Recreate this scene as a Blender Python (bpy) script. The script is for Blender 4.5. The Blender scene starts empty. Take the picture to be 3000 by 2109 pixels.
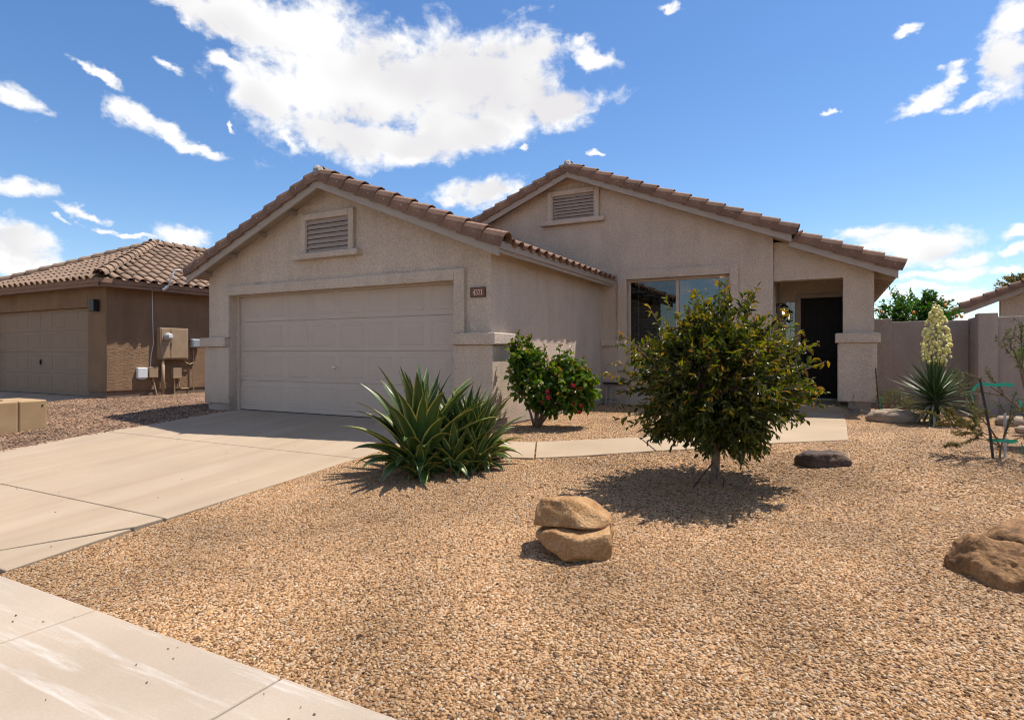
import bpy, bmesh, math, random
from mathutils import Vector, Matrix, noise as mnoise
R = math.radians
rnd = random.Random(11)
sc = bpy.context.scene
col = sc.collection

# ------------------------------------------------------------------ camera, sky, sun, exposure
cam = bpy.data.cameras.new('camera')
cam.lens = 21.0; cam.sensor_width = 36.0; cam.shift_y = -0.0058
cam.clip_start = 0.05; cam.clip_end = 3000
camo = bpy.data.objects.new('camera', cam); col.objects.link(camo)
camo.location = (0, 0, 1.055); camo.rotation_euler = (R(90), 0, R(28))
sc.camera = camo

SUN = Vector((0.27, 0.37, 1.0)).normalized()          # towards the sun: high, behind the house, a little to its right
sun = bpy.data.lights.new('sun', 'SUN'); sun.energy = 5.0; sun.angle = R(0.53); sun.color = (1.0, 0.92, 0.81)
suno = bpy.data.objects.new('sun', sun); col.objects.link(suno)
suno.rotation_euler = (-SUN).to_track_quat('-Z', 'Y').to_euler(); suno.location = (4, 10, 20)

sc.view_settings.view_transform = 'Standard'; sc.view_settings.look = 'None'
sc.view_settings.gamma = 1.0; sc.view_settings.use_curve_mapping = False
sc.view_settings.exposure = 0.62
sc.cycles.use_denoising = True; sc.cycles.pixel_filter_type = 'BLACKMAN_HARRIS'; sc.cycles.filter_width = 1.1
try:
    sc.cycles.denoiser = 'OPENIMAGEDENOISE'; sc.cycles.denoising_input_passes = 'RGB_ALBEDO_NORMAL'; sc.cycles.denoising_prefilter = 'ACCURATE'
except Exception: pass
sc.cycles.use_adaptive_sampling = True; sc.cycles.adaptive_threshold = 0.03; sc.cycles.adaptive_min_samples = 12
sc.cycles.max_bounces = 8; sc.cycles.diffuse_bounces = 3; sc.cycles.transparent_max_bounces = 8

CLOUDS = [(-28.2, 27.13, 4.32, 1.13, -18), (-23.7, 27.1, 5.38, 1.86, -10), (-19.26, 26.7, 4.19, 2.74, 0), (-18.49, 23.14, 6.16, 4.8, 0), (-12.14, 23.78, 6.95, 4.55, 0), (-6.31, 23.78, 6.76, 4.45, 8), (-0.77, 24.26, 5.99, 3.91, 0), (3.72, 22.42, 4.9, 1.82, 5), (1.8, 26.69, 2.56, 1.54, 20), (7.74, 26.32, 2.6, 0.89, -20), (6.05, 27.42, 1.69, 0.74, 0), (-10.49, 27.32, 1.65, 0.83, 0), (-16.16, 19.13, 5.13, 1.83, -12), (-10.49, 19.17, 7.03, 1.69, 0), (-5.03, 20.16, 5.94, 2.07, 6), (-21.14, 21.78, 3.72, 2.41, 0), (-25.12, 24.0, 2.17, 0.71, -8), (-20.02, 18.38, 1.7, 0.9, -40), (-32.34, 18.61, 2.29, 1.23, -20), (-29.51, 17.78, 2.92, 0.74, -22), (-27.53, 16.89, 1.85, 0.49, -8), (-34.43, 20.95, 2.04, 0.4, -26), (-29.67, 22.41, 1.23, 0.44, -20), (-25.12, 18.8, 0.56, 0.28, -45), (-39.85, 18.05, 1.46, 0.98, -12), (-39.47, 12.0, 1.91, 0.88, 4), (-39.09, 8.2, 2.32, 1.46, -10), (-38.83, 7.08, 2.34, 0.66, 0), (-35.43, 10.8, 1.56, 0.44, -12), (-36.55, 10.16, 1.24, 0.33, -10), (-34.43, 9.74, 1.02, 0.34, -10), (-29.18, 9.57, 2.45, 1.09, -8), (-32.34, 9.44, 1.83, 0.32, 0), (-3.33, 15.17, 3.62, 1.35, 8), (-5.46, 14.33, 2.12, 0.72, 0), (14.73, 29.35, 1.12, 0.38, -10), (7.74, 18.29, 0.92, 0.27, 0), (0.94, 19.09, 0.51, 0.27, 0), (39.45, 20.94, 1.58, 2.16, 0), (40.2, 23.26, 1.75, 1.38, 0), (35.97, 20.19, 1.18, 0.91, -30), (36.25, 21.18, 1.39, 0.6, 20), (34.25, 19.02, 2.19, 0.63, 10), (35.12, 19.62, 1.43, 0.78, 20), (37.21, 18.47, 1.49, 0.55, 8), (32.92, 24.4, 1.09, 0.36, 10), (28.16, 19.96, 0.67, 0.27, 20), (30.6, 9.8, 3.49, 0.86, -4), (33.96, 8.75, 4.41, 1.32, -4), (37.07, 7.42, 2.45, 0.81, -4), (40.2, 9.03, 1.0, 0.54, 0), (35.41, 6.38, 5.4, 0.59, -2), (34.25, 5.42, 2.63, 0.42, 0), (31.23, 8.48, 2.5, 1.07, 0), (39.95, 7.62, 1.26, 0.45, 0), (36.8, 4.57, 2.19, 0.68, 0), (32.46, 4.81, 1.83, 0.79, 0), (39.45, 6.04, 1.53, 0.46, 0)]

def make_world():
    w = bpy.data.worlds.new('World'); sc.world = w; w.use_nodes = True
    nt = w.node_tree; nt.nodes.clear(); N = nt.nodes.new; L = nt.links.new
    def math_(op, a, b=None, c=None):
        n = N('ShaderNodeMath'); n.operation = op
        for i, v in enumerate((a, b, c)):
            if v is None: continue
            if isinstance(v, (int, float)): n.inputs[i].default_value = v
            else: L(v, n.inputs[i])
        return n.outputs[0]
    def sstep(v, lo, hi):
        n = N('ShaderNodeMapRange'); n.interpolation_type = 'SMOOTHSTEP'
        L(v, n.inputs['Value']); n.inputs['From Min'].default_value = lo; n.inputs['From Max'].default_value = hi
        return n.outputs['Result']
    sky = N('ShaderNodeTexSky'); sky.sky_type = 'NISHITA'; sky.sun_disc = False
    sky.sun_elevation = math.asin(SUN.z); sky.sun_rotation = math.atan2(SUN.x, SUN.y)
    sky.air_density = 1.0; sky.dust_density = 0.3; sky.ozone_density = 2.2; sky.altitude = 350
    tc = N('ShaderNodeTexCoord')
    rot = N('ShaderNodeVectorRotate'); rot.rotation_type = 'Z_AXIS'; rot.inputs['Angle'].default_value = R(-28)
    L(tc.outputs['Generated'], rot.inputs['Vector'])
    sep = N('ShaderNodeSeparateXYZ'); L(rot.outputs[0], sep.inputs[0])
    az = math_('MULTIPLY', math_('ARCTAN2', sep.outputs['X'], sep.outputs['Y']), 180 / math.pi)
    el = math_('MULTIPLY', math_('ARCSINE', sep.outputs['Z']), 180 / math.pi)
    com = N('ShaderNodeCombineXYZ'); L(az, com.inputs[0]); L(el, com.inputs[1])
    def nz(scale, detail, rough, loc=(0, 0, 0), distort=0.0):
        mp = N('ShaderNodeMapping'); mp.inputs['Location'].default_value = loc; mp.inputs['Scale'].default_value = (1, 1, 1.35)
        L(rot.outputs[0], mp.inputs['Vector'])
        n = N('ShaderNodeTexNoise'); n.inputs['Scale'].default_value = scale; n.inputs['Detail'].default_value = detail
        n.inputs['Roughness'].default_value = rough; n.inputs['Distortion'].default_value = distort
        L(mp.outputs[0], n.inputs['Vector']); return n
    # wander the cloud outlines with low noise before the blobs are measured
    wn = nz(11.0, 2.0, 0.55, (3, 1, 2))
    sub = N('ShaderNodeVectorMath'); sub.operation = 'SUBTRACT'; L(wn.outputs['Color'], sub.inputs[0]); sub.inputs[1].default_value = (.5, .5, .5)
    wrp = N('ShaderNodeVectorMath'); wrp.operation = 'MULTIPLY_ADD'; L(sub.outputs[0], wrp.inputs[0]); wrp.inputs[1].default_value = (3.2, 2.0, 0)
    wn2 = nz(38.0, 3.0, 0.62, (6, 2, 9)); sub2 = N('ShaderNodeVectorMath'); sub2.operation = 'SUBTRACT'; L(wn2.outputs['Color'], sub2.inputs[0]); sub2.inputs[1].default_value = (.5, .5, .5)
    wr2 = N('ShaderNodeVectorMath'); wr2.operation = 'MULTIPLY_ADD'; L(sub2.outputs[0], wr2.inputs[0]); wr2.inputs[1].default_value = (2.4, 1.4, 0); L(com.outputs[0], wr2.inputs[2]); L(wr2.outputs[0], wrp.inputs[2])
    sepw = N('ShaderNodeSeparateXYZ'); L(wrp.outputs[0], sepw.inputs[0])
    hom = N('ShaderNodeCombineXYZ'); L(sepw.outputs[0], hom.inputs[0]); L(sepw.outputs[1], hom.inputs[1]); hom.inputs[2].default_value = 1.0
    def dot(v):
        n = N('ShaderNodeVectorMath'); n.operation = 'DOT_PRODUCT'; L(hom.outputs[0], n.inputs[0]); n.inputs[1].default_value = v; return n.outputs['Value']
    field = None; big = None
    for (a, e, sx, sy, ro) in CLOUDS:
        sx *= 1.12; sy *= 1.12; c_, s_ = math.cos(R(ro)), math.sin(R(ro))
        u = dot((c_ / sx, s_ / sx, -(c_ * a + s_ * e) / sx)); v = dot((-s_ / sy, c_ / sy, -(-s_ * a + c_ * e) / sy))
        d2 = math_('MULTIPLY_ADD', u, u, math_('MULTIPLY', v, v))
        if sx * sy > 4: big = d2 if big is None else math_('MINIMUM', big, d2)
        else: field = d2 if field is None else math_('MINIMUM', field, d2)
    field = math_('MAXIMUM', math_('SUBTRACT', 0.80, math_('SQRT', field)), math_('SUBTRACT', 1.0, math_('SQRT', big)))
    # the rest of the sky carries the same kind of scattered cumulus
    gen = math_('MULTIPLY', math_('SUBTRACT', nz(2.6, 2, 0.5, (7, 3, 1)).outputs['Fac'], 0.56), 7.0)
    away = math_('MAXIMUM', sstep(math_('ABSOLUTE', az), 43, 54), sstep(el, 31, 40))
    gen = math_('SUBTRACT', math_('MULTIPLY', math_('ADD', gen, 1.0), away), 1.0)
    field = math_('MAXIMUM', field, gen)
    fn = nz(18.0, 7.0, 0.62, (0, 0, 0), 0.2).outputs['Fac']
    d = math_('ADD', math_('MULTIPLY', field, 1.25), math_('MULTIPLY', math_('SUBTRACT', fn, 0.47), 2.8))
    mask = sstep(d, -0.18, 0.74)
    mask = math_('MULTIPLY', mask, sstep(el, -1.0, 2.5))
    # thick parts turn faintly grey
    thick = math_('MULTIPLY', sstep(nz(6.5, 2, .45, (1, 5, 2)).outputs['Fac'], 0.36, 0.66), sstep(math_('SUBTRACT', 1.0, math_('SQRT', big)), 0.12, 0.5))
    cmix = N('ShaderNodeMix'); cmix.data_type = 'RGBA'; L(thick, cmix.inputs[0])
    cmix.inputs[6].default_value = (1.0, 1.0, 1.0, 1); cmix.inputs[7].default_value = (0.80, 0.785, 0.80, 1)
    hsv = N('ShaderNodeHueSaturation'); hsv.inputs['Saturation'].default_value = 1.2; hsv.inputs['Hue'].default_value = 0.504; L(sky.outputs[0], hsv.inputs['Color'])
    b1 = N('ShaderNodeBackground'); L(hsv.outputs[0], b1.inputs[0]); b1.inputs[1].default_value = 0.105
    b2 = N('ShaderNodeBackground'); L(cmix.outputs[2], b2.inputs[0]); b2.inputs[1].default_value = 0.68
    mx = N('ShaderNodeMixShader'); L(mask, mx.inputs[0]); L(b1.outputs[0], mx.inputs[1]); L(b2.outputs[0], mx.inputs[2])
    o = N('ShaderNodeOutputWorld'); L(mx.outputs[0], o.inputs[0])
    w.cycles.sampling_method = 'MANUAL'; w.cycles.sample_map_resolution = 512
make_world()

# ------------------------------------------------------------------ helpers
WP = {}
def tag(o, label=None, cat=None, group=None, kind=None):
    if label: o['label'] = label
    if cat: o['category'] = cat
    if group: o['group'] = group
    if kind: o['kind'] = kind
    return o
def empty(name, loc, label=None, cat=None, group=None, kind=None, rz=0):
    o = bpy.data.objects.new(name, None); col.objects.link(o); o.location = loc; o.rotation_euler = (0, 0, rz)
    o.empty_display_size = .2; WP[o.name] = Vector(loc)
    return tag(o, label, cat, group, kind)
def link_mesh(name, me, parent=None, loc=(0, 0, 0), local=False):
    o = bpy.data.objects.new(name, me); col.objects.link(o)
    loc = Vector(loc)
    if parent is not None:
        o.parent = parent
        o.location = loc if local else loc - WP[parent.name]
        WP[o.name] = (WP[parent.name] + loc) if local else loc
    else:
        o.location = loc; WP[o.name] = loc
    return o
def place(name, me, parent, M):
    o = bpy.data.objects.new(name, me); col.objects.link(o)
    if parent is not None:
        o.parent = parent; M = Matrix.Translation(-WP[parent.name]) @ M
    o.matrix_local = M
    return o

class MB:
    def __init__(s): s.v = []; s.f = []; s.uv = []
    def add(s, vs, fs):
        b = len(s.v); s.v.extend(vs); s.f.extend([tuple(i + b for i in f) for f in fs]); return s
    def box(s, x0, x1, y0, y1, z0, z1):
        return s.add([(x0, y0, z0), (x1, y0, z0), (x1, y1, z0), (x0, y1, z0), (x0, y0, z1), (x1, y0, z1), (x1, y1, z1), (x0, y1, z1)],
                     [(3, 2, 1, 0), (4, 5, 6, 7), (0, 1, 5, 4), (1, 2, 6, 5), (2, 3, 7, 6), (3, 0, 4, 7)])
    def prism_y(s, poly, y0, y1):                         # poly in (x, z), counter-clockwise seen from -Y
        n = len(poly)
        vs = [(x, y0, z) for x, z in poly] + [(x, y1, z) for x, z in poly]
        fs = [tuple(range(n)), tuple(range(2 * n - 1, n - 1, -1))] + [((i + 1) % n, i, n + i, n + (i + 1) % n) for i in range(n)]
        return s.add(vs, fs)
    def prism_x(s, poly, x0, x1):                         # poly in (y, z)
        n = len(poly)
        vs = [(x0, y, z) for y, z in poly] + [(x1, y, z) for y, z in poly]
        fs = [tuple(range(n - 1, -1, -1)), tuple(range(n, 2 * n))] + [(i, (i + 1) % n, n + (i + 1) % n, n + i) for i in range(n)]
        return s.add(vs, fs)
    def prism_z(s, poly, zb, zt):                         # poly in (x, y) ccw; zb, zt functions of (x, y)
        n = len(poly)
        vs = [(x, y, zb(x, y)) for x, y in poly] + [(x, y, zt(x, y)) for x, y in poly]
        fs = [tuple(range(n - 1, -1, -1)), tuple(range(n, 2 * n))] + [(i, (i + 1) % n, n + (i + 1) % n, n + i) for i in range(n)]
        return s.add(vs, fs)
    def tube(s, pts, r, n=8, cap=True):
        pts = [Vector(p) for p in pts]; rs = r if isinstance(r, (list, tuple)) else [r] * len(pts)
        b = len(s.v); up = Vector((0.013, 0.02, 1))
        for i, p in enumerate(pts):
            d = (pts[min(i + 1, len(pts) - 1)] - pts[max(i - 1, 0)]).normalized()
            a = d.cross(up if abs(d.z) < .95 else Vector((1, 0.02, 0))).normalized(); c = d.cross(a)
            for k in range(n):
                t = 2 * math.pi * k / n
                s.v.append(tuple(p + (a * math.cos(t) + c * math.sin(t)) * rs[i]))
        for i in range(len(pts) - 1):
            for k in range(n):
                q = b + i * n
                s.f.append((q + k, q + (k + 1) % n, q + n + (k + 1) % n, q + n + k))
        if cap:
            s.f.append(tuple(b + k for k in range(n - 1, -1, -1))); e = b + (len(pts) - 1) * n
            s.f.append(tuple(e + k for k in range(n)))
        return s
    def lathe(s, prof, c=(0, 0, 0), n=16, axis='z'):
        b = len(s.v)
        for r, h in prof:
            for k in range(n):
                t = 2 * math.pi * k / n; x, y = r * math.cos(t), r * math.sin(t)
                p = (x, y, h) if axis == 'z' else ((h, x, y) if axis == 'x' else (x, h, y))
                s.v.append((p[0] + c[0], p[1] + c[1], p[2] + c[2]))
        for i in range(len(prof) - 1):
            for k in range(n):
                q = b + i * n; s.f.append((q + k, q + (k + 1) % n, q + n + (k + 1) % n, q + n + k))
        s.f.append(tuple(b + k for k in range(n - 1, -1, -1))); e = b + (len(prof) - 1) * n
        s.f.append(tuple(e + k for k in range(n)))
        return s
    def mesh(s, name, mat, smooth=False, fixn=True):
        me = bpy.data.meshes.new(name); me.from_pydata(s.v, [], s.f)
        if fixn:
            bm = bmesh.new(); bm.from_mesh(me); bmesh.ops.recalc_face_normals(bm, faces=bm.faces); bm.to_mesh(me); bm.free()
        if mat: me.materials.append(mat)
        if smooth: me.polygons.foreach_set('use_smooth', [True] * len(me.polygons))
        return me
    def build(s, name, mat, parent=None, bevel=0, smooth=False, origin=(0, 0, 0), local=False, fixn=True, seg=2):
        o_ = Vector(origin)
        if o_.length > 0: s.v = [tuple(Vector(v) - o_) for v in s.v]
        o = link_mesh(name, s.mesh(name, mat, smooth, fixn), parent, o_, local)
        if bevel:
            m = o.modifiers.new('bevel', 'BEVEL'); m.width = bevel; m.segments = seg; m.limit_method = 'ANGLE'; m.angle_limit = R(40)
        return o
def box(name, mat, parent, x0, x1, y0, y1, z0, z1, bevel=0):
    return MB().box(x0, x1, y0, y1, z0, z1).build(name, mat, parent, bevel)

# ------------------------------------------------------------------ materials
def newmat(name):
    m = bpy.data.materials.new(name); m.use_nodes = True; nt = m.node_tree
    return m, nt, nt.nodes.new, nt.links.new, nt.nodes['Principled BSDF']
def rgba(c): return (c[0], c[1], c[2], 1)
def plain(name, c, rough=.6, metal=0.0, spec=.5, emit=None, estr=0):
    m, nt, N, L, p = newmat(name)
    p.inputs['Base Color'].default_value = rgba(c); p.inputs['Roughness'].default_value = rough; p.inputs['Metallic'].default_value = metal
    p.inputs['Specular IOR Level'].default_value = spec
    if emit: p.inputs['Emission Color'].default_value = rgba(emit); p.inputs['Emission Strength'].default_value = estr
    return m
def noisy(name, stops, scale=3.0, detail=5, rough=.85, stretch=(1, 1, 1), bump=(), fine=None, spec=.3, perobj=0.0, island=0.0, rot=(0, 0, 0), distort=0.0):
    """colour ramp on noise (object coordinates); bump = list of (scale, strength, distance, stretch)"""
    m, nt, N, L, p = newmat(name)
    tc = N('ShaderNodeTexCoord'); mp = N('ShaderNodeMapping'); mp.inputs['Scale'].default_value = stretch; mp.inputs['Rotation'].default_value = rot
    L(tc.outputs['Object'], mp.inputs['Vector'])
    n = N('ShaderNodeTexNoise'); n.inputs['Scale'].default_value = scale; n.inputs['Detail'].default_value = detail; n.inputs['Roughness'].default_value = .6
    n.inputs['Distortion'].default_value = distort
    L(mp.outputs[0], n.inputs['Vector'])
    r = N('ShaderNodeValToRGB'); L(n.outputs['Fac'], r.inputs[0])
    e = r.color_ramp.elements
    while len(e) < len(stops): e.new(0.5)
    for i, (t, c) in enumerate(stops): e[i].position = t; e[i].color = rgba(c)
    out = r.outputs[0]
    if fine:                                              # (scale, amount) small value speckle
        n2 = N('ShaderNodeTexNoise'); n2.inputs['Scale'].default_value = fine[0]; n2.inputs['Detail'].default_value = 3
        L(tc.outputs['Object'], n2.inputs['Vector'])
        mr = N('ShaderNodeMapRange'); L(n2.outputs['Fac'], mr.inputs['Value']); mr.inputs['From Min'].default_value = .25; mr.inputs['From Max'].default_value = .75
        mr.inputs['To Min'].default_value = 1 - fine[1]; mr.inputs['To Max'].default_value = 1 + fine[1]
        mul = N('ShaderNodeVectorMath'); mul.operation = 'SCALE'; L(out, mul.inputs[0]); L(mr.outputs[0], mul.inputs['Scale']); out = mul.outputs[0]
    for amt, kind in ((perobj, 'o'), (island, 'i')):
        if not amt: continue
        src = N('ShaderNodeObjectInfo').outputs['Random'] if kind == 'o' else N('ShaderNodeNewGeometry').outputs['Random Per Island']
        mr = N('ShaderNodeMapRange'); L(src, mr.inputs['Value']); mr.inputs['To Min'].default_value = 1 - amt; mr.inputs['To Max'].default_value = 1 + amt
        mul = N('ShaderNodeVectorMath'); mul.operation = 'SCALE'; L(out, mul.inputs[0]); L(mr.outputs[0], mul.inputs['Scale']); out = mul.outputs[0]
    L(out, p.inputs['Base Color']); p.inputs['Roughness'].default_value = rough; p.inputs['Specular IOR Level'].default_value = spec
    nrm = None
    for (bs, st, di, bst) in bump:
        mp2 = N('ShaderNodeMapping'); mp2.inputs['Scale'].default_value = bst; L(tc.outputs['Object'], mp2.inputs['Vector'])
        nb = N('ShaderNodeTexNoise'); nb.inputs['Scale'].default_value = bs; nb.inputs['Detail'].default_value = 3; L(mp2.outputs[0], nb.inputs['Vector'])
        b = N('ShaderNodeBump'); b.inputs['Strength'].default_value = st; b.inputs['Distance'].default_value = di; L(nb.outputs['Fac'], b.inputs['Height'])
        if nrm: L(nrm, b.inputs['Normal'])
        nrm = b.outputs[0]
    if nrm: L(nrm, p.inputs['Normal'])
    return m
I3 = (1, 1, 1)
M = {}
M['stucco'] = noisy('stucco', [(.25, (0.458, 0.366, 0.290)), (.55, (0.510, 0.413, 0.331)), (.8, (0.548, 0.448, 0.363))], 1.3, 6, .92, fine=(38, .19), bump=[(48, .9, .016, I3), (130, .5, .006, I3)])
def weather(m, amt=.10, base=.16):
    nt = m.node_tree; N = nt.nodes.new; L = nt.links.new; p = nt.nodes['Principled BSDF']; src = p.inputs['Base Color'].links[0].from_socket
    g_ = N('ShaderNodeNewGeometry'); mp = N('ShaderNodeMapping'); mp.inputs['Scale'].default_value = (2.6, 2.6, .35); L(g_.outputs['Position'], mp.inputs['Vector'])
    n = N('ShaderNodeTexNoise'); n.inputs['Scale'].default_value = 1.6; n.inputs['Detail'].default_value = 7; n.inputs['Roughness'].default_value = .65; L(mp.outputs[0], n.inputs['Vector'])
    mr = N('ShaderNodeMapRange'); L(n.outputs['Fac'], mr.inputs['Value']); mr.inputs['From Min'].default_value = .3; mr.inputs['From Max'].default_value = .7; mr.inputs['To Min'].default_value = 1 - amt; mr.inputs['To Max'].default_value = 1 + amt * .7
    n2 = N('ShaderNodeTexNoise'); n2.inputs['Scale'].default_value = 5; n2.inputs['Detail'].default_value = 6; L(g_.outputs['Position'], n2.inputs['Vector'])
    sp = N('ShaderNodeSeparateXYZ'); L(g_.outputs['Position'], sp.inputs[0])                       # soil splashed up on the foot of the wall
    ad = N('ShaderNodeMath'); ad.operation = 'MULTIPLY_ADD'; L(n2.outputs['Fac'], ad.inputs[0]); ad.inputs[1].default_value = -.55; L(sp.outputs[2], ad.inputs[2])
    m2 = N('ShaderNodeMapRange'); m2.interpolation_type = 'SMOOTHSTEP'; L(ad.outputs[0], m2.inputs['Value']); m2.inputs['From Min'].default_value = -.22; m2.inputs['From Max'].default_value = .10; m2.inputs['To Min'].default_value = 1 - base; m2.inputs['To Max'].default_value = 1
    mu = N('ShaderNodeMath'); mu.operation = 'MULTIPLY'; L(mr.outputs[0], mu.inputs[0]); L(m2.outputs[0], mu.inputs[1])
    v = N('ShaderNodeVectorMath'); v.operation = 'SCALE'; L(src, v.inputs[0]); L(mu.outputs[0], v.inputs['Scale']); L(v.outputs[0], p.inputs['Base Color'])
weather(M['stucco'], .085)
M['stucco_n'] = noisy('stucco_brown', [(.25, (0.193, 0.119, 0.068)), (.75, (0.252, 0.160, 0.094))], 1.2, 6, .92, fine=(40, .18), bump=[(34, .9, .018, (1, .4, 1.8)), (130, .5, .006, I3)])
M['stucco_f'] = noisy('stucco_fence', [(.25, (0.305, 0.247, 0.209)), (.75, (0.364, 0.297, 0.256))], 1.0, 6, .92, fine=(42, .14), bump=[(60, .5, .010, I3)])
weather(M['stucco_n'], .12, .2); weather(M['stucco_f'], .10, .2)
M['trim'] = noisy('painted_wood_taupe', [(.3, (0.315, 0.260, 0.219)), (.7, (0.361, 0.302, 0.257))], 2.0, 4, .75, bump=[(30, .15, .003, (1, 6, 6))])
M['trim_n'] = noisy('painted_wood_brown', [(.3, (.20, .115, .075)), (.7, (.24, .145, .095))], 2.0, 4, .75)
M['soffit'] = noisy('soffit_board', [(.3, (.30, .235, .185)), (.7, (.35, .275, .22))], 3, 4, .85)
M['tile'] = noisy('clay_tile', [(.25, (0.150, 0.084, 0.057)), (.5, (0.198, 0.114, 0.077)), (.8, (0.245, 0.148, 0.101))], 5.0, 6, .88, perobj=.17, fine=(60, .12), bump=[(70, .3, .004, I3)])
M['tile_n'] = noisy('clay_tile_tan', [(.25, (0.170, 0.109, 0.074)), (.5, (0.216, 0.145, 0.101)), (.8, (0.261, 0.184, 0.131))], 5.0, 6, .88, perobj=.2, fine=(60, .12), bump=[(70, .3, .004, I3)])
M['tile_join'] = noisy('clay_tile_far', [(.25, (0.208, 0.132, 0.092)), (.8, (0.288, 0.192, 0.136))], 5.0, 6, .88, island=.2)
M['mortar'] = noisy('mortar', [(.3, (0.240, 0.216, 0.192)), (.7, (0.400, 0.376, 0.352))], 14, 5, .9, bump=[(40, .5, .01, I3)])
M['gdoor'] = noisy('garage_door_paint', [(.3, (0.436, 0.353, 0.291)), (.7, (0.468, 0.383, 0.319))], 1.5, 4, .55, bump=[(160, .12, .002, (1, 1, .3))])
M['gdoor_n'] = noisy('garage_door_paint_brown', [(.3, (0.216, 0.149, 0.099)), (.7, (0.244, 0.168, 0.113))], 1.5, 4, .6)
M['louver'] = plain('louver_paint', (.33, .255, .205), .6)
M['dark'] = plain('dark_void', (.012, .011, .010), .9)
M['blackmetal'] = plain('black_metal', (.015, .014, .013), .45, .3)
M['rubber'] = plain('rubber_seal', (.02, .02, .02), .7)
M['steel'] = plain('brushed_steel', (.55, .55, .56), .35, 1.0)
M['galv'] = noisy('galvanised_steel', [(.3, (.30, .31, .32)), (.7, (.42, .43, .44))], 9, 4, .45, spec=.6)
M['winframe'] = plain('window_frame_tan', (.42, .33, .26), .5)
M['muntin'] = plain('window_grille', (.5, .47, .42), .5)
M['blind'] = plain('blind_slat', (.10, .095, .09), .6)
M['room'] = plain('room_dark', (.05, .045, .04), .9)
M['found'] = noisy('foundation_concrete', [(.3, (.30, .25, .21)), (.7, (.40, .34, .29))], 4, 5, .9, bump=[(60, .4, .006, I3)])
M['found_n'] = noisy('foundation_concrete_brown', [(.3, (.14, .10, .075)), (.7, (.20, .14, .10))], 4, 5, .9)
M['plaque'] = noisy('plaque_brown', [(.3, (.17, .070, .040)), (.7, (.23, .10, .06))], 20, 3, .6)
M['plaque_rim'] = plain('plaque_rim', (.06, .03, .02), .5)
M['digit'] = plain('digit_cream', (.85, .80, .70), .5)
M['sdoor'] = noisy('dark_door', [(.3, (.0040, .0028, .0024)), (.7, (.009, .006, .005))], 4, 4, .55, stretch=(6, 6, 1), spec=.18)
M['panelbox'] = noisy('panel_tan', [(.3, (0.281, 0.199, 0.125)), (.7, (0.328, 0.234, 0.148))], 5, 4, .6)
M['white'] = plain('white_plastic', (.60, .61, .63), .45)
M['greyplastic'] = plain('grey_plastic', (.25, .28, .31), .5)
M['utilbox'] = noisy('utility_pedestal', [(.25, (0.291, 0.193, 0.103)), (.6, (0.343, 0.234, 0.129)), (.85, (0.397, 0.279, 0.167))], 3.2, 7, .8, fine=(90, .08), bump=[(120, .2, .003, I3)])
M['stem_w'] = noisy('bark_pale', [(.3, (0.136, 0.099, 0.070)), (.7, (0.223, 0.168, 0.124))], 14, 5, .9, bump=[(50, .5, .004, (1, 1, .3))])
M['stem_b'] = noisy('bark_brown', [(.3, (.12, .075, .05)), (.7, (.22, .145, .10))], 14, 5, .9)
M['green_tape'] = plain('green_tape', (.0, .36, .22), .4)
M['stake_b'] = plain('stake_black', (.02, .018, .016), .5)
M['stake_w'] = noisy('stake_white', [(.3, (0.400, 0.400, 0.416)), (.7, (0.528, 0.528, 0.544))], 20, 3, .6)
M['hose'] = plain('drip_tube', (.018, .016, .015), .5)
M['asphalt'] = noisy('asphalt', [(.3, (.045, .044, .043)), (.7, (.075, .073, .07))], 3, 6, .9, fine=(120, .25))
M['litter'] = noisy('dry_litter', [(.3, (.13, .065, .035)), (.7, (.22, .12, .07))], 30, 3, .8, island=.4)
M['straw'] = plain('dry_grass', (.55, .42, .24), .8)

def leafmat(name, stops, rough=.42, trans=.25, sheen=.30):
    m, nt, N, L, p = newmat(name)
    g = N('ShaderNodeNewGeometry'); r = N('ShaderNodeValToRGB'); L(g.outputs['Random Per Island'], r.inputs[0])
    e = r.color_ramp.elements
    while len(e) < len(stops): e.new(.5)
    for i, (t, c) in enumerate(stops): e[i].position = t; e[i].color = rgba(c)
    L(r.outputs[0], p.inputs['Base Color']); p.inputs['Roughness'].default_value = rough; p.inputs['Specular IOR Level'].default_value = sheen
    tr = N('ShaderNodeBsdfTranslucent'); hs = N('ShaderNodeHueSaturation'); hs.inputs['Value'].default_value = 1.5; hs.inputs['Saturation'].default_value = 1.15
    L(r.outputs[0], hs.inputs['Color']); L(hs.outputs[0], tr.inputs[0])
    mx = N('ShaderNodeMixShader'); mx.inputs[0].default_value = trans
    L(p.outputs[0], mx.inputs[1]); L(tr.outputs[0], mx.inputs[2])
    o = nt.nodes['Material Output']; L(mx.outputs[0], o.inputs[0])
    return m
M['leaf_tree'] = leafmat('leaf_olive', [(0, (0.022, 0.039, 0.008)), (.4, (0.042, 0.061, 0.009)), (.7, (0.085, 0.098, 0.013)), (1, (0.140, 0.137, 0.019))], .32, .40)
M['leaf_new'] = leafmat('leaf_bronze', [(0, (0.124, 0.114, 0.013)), (.5, (0.190, 0.138, 0.017)), (1, (0.209, 0.105, 0.025))], .4, .40)
M['leaf_hib'] = leafmat('leaf_green', [(0, (0.036, 0.083, 0.010)), (.5, (0.068, 0.136, 0.013)), (1, (0.154, 0.200, 0.024))], .36, .40)
M['leaf_hibnew'] = leafmat('leaf_reddish', [(0, (0.112, 0.112, 0.024)), (.6, (0.176, 0.120, 0.032)), (1, (0.192, 0.088, 0.032))], .4, .40)
M['leaf_cit'] = leafmat('leaf_citrus', [(0, (0.025, 0.070, 0.011)), (.6, (0.046, 0.107, 0.018)), (1, (0.077, 0.139, 0.025))], .35, .40)
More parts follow.
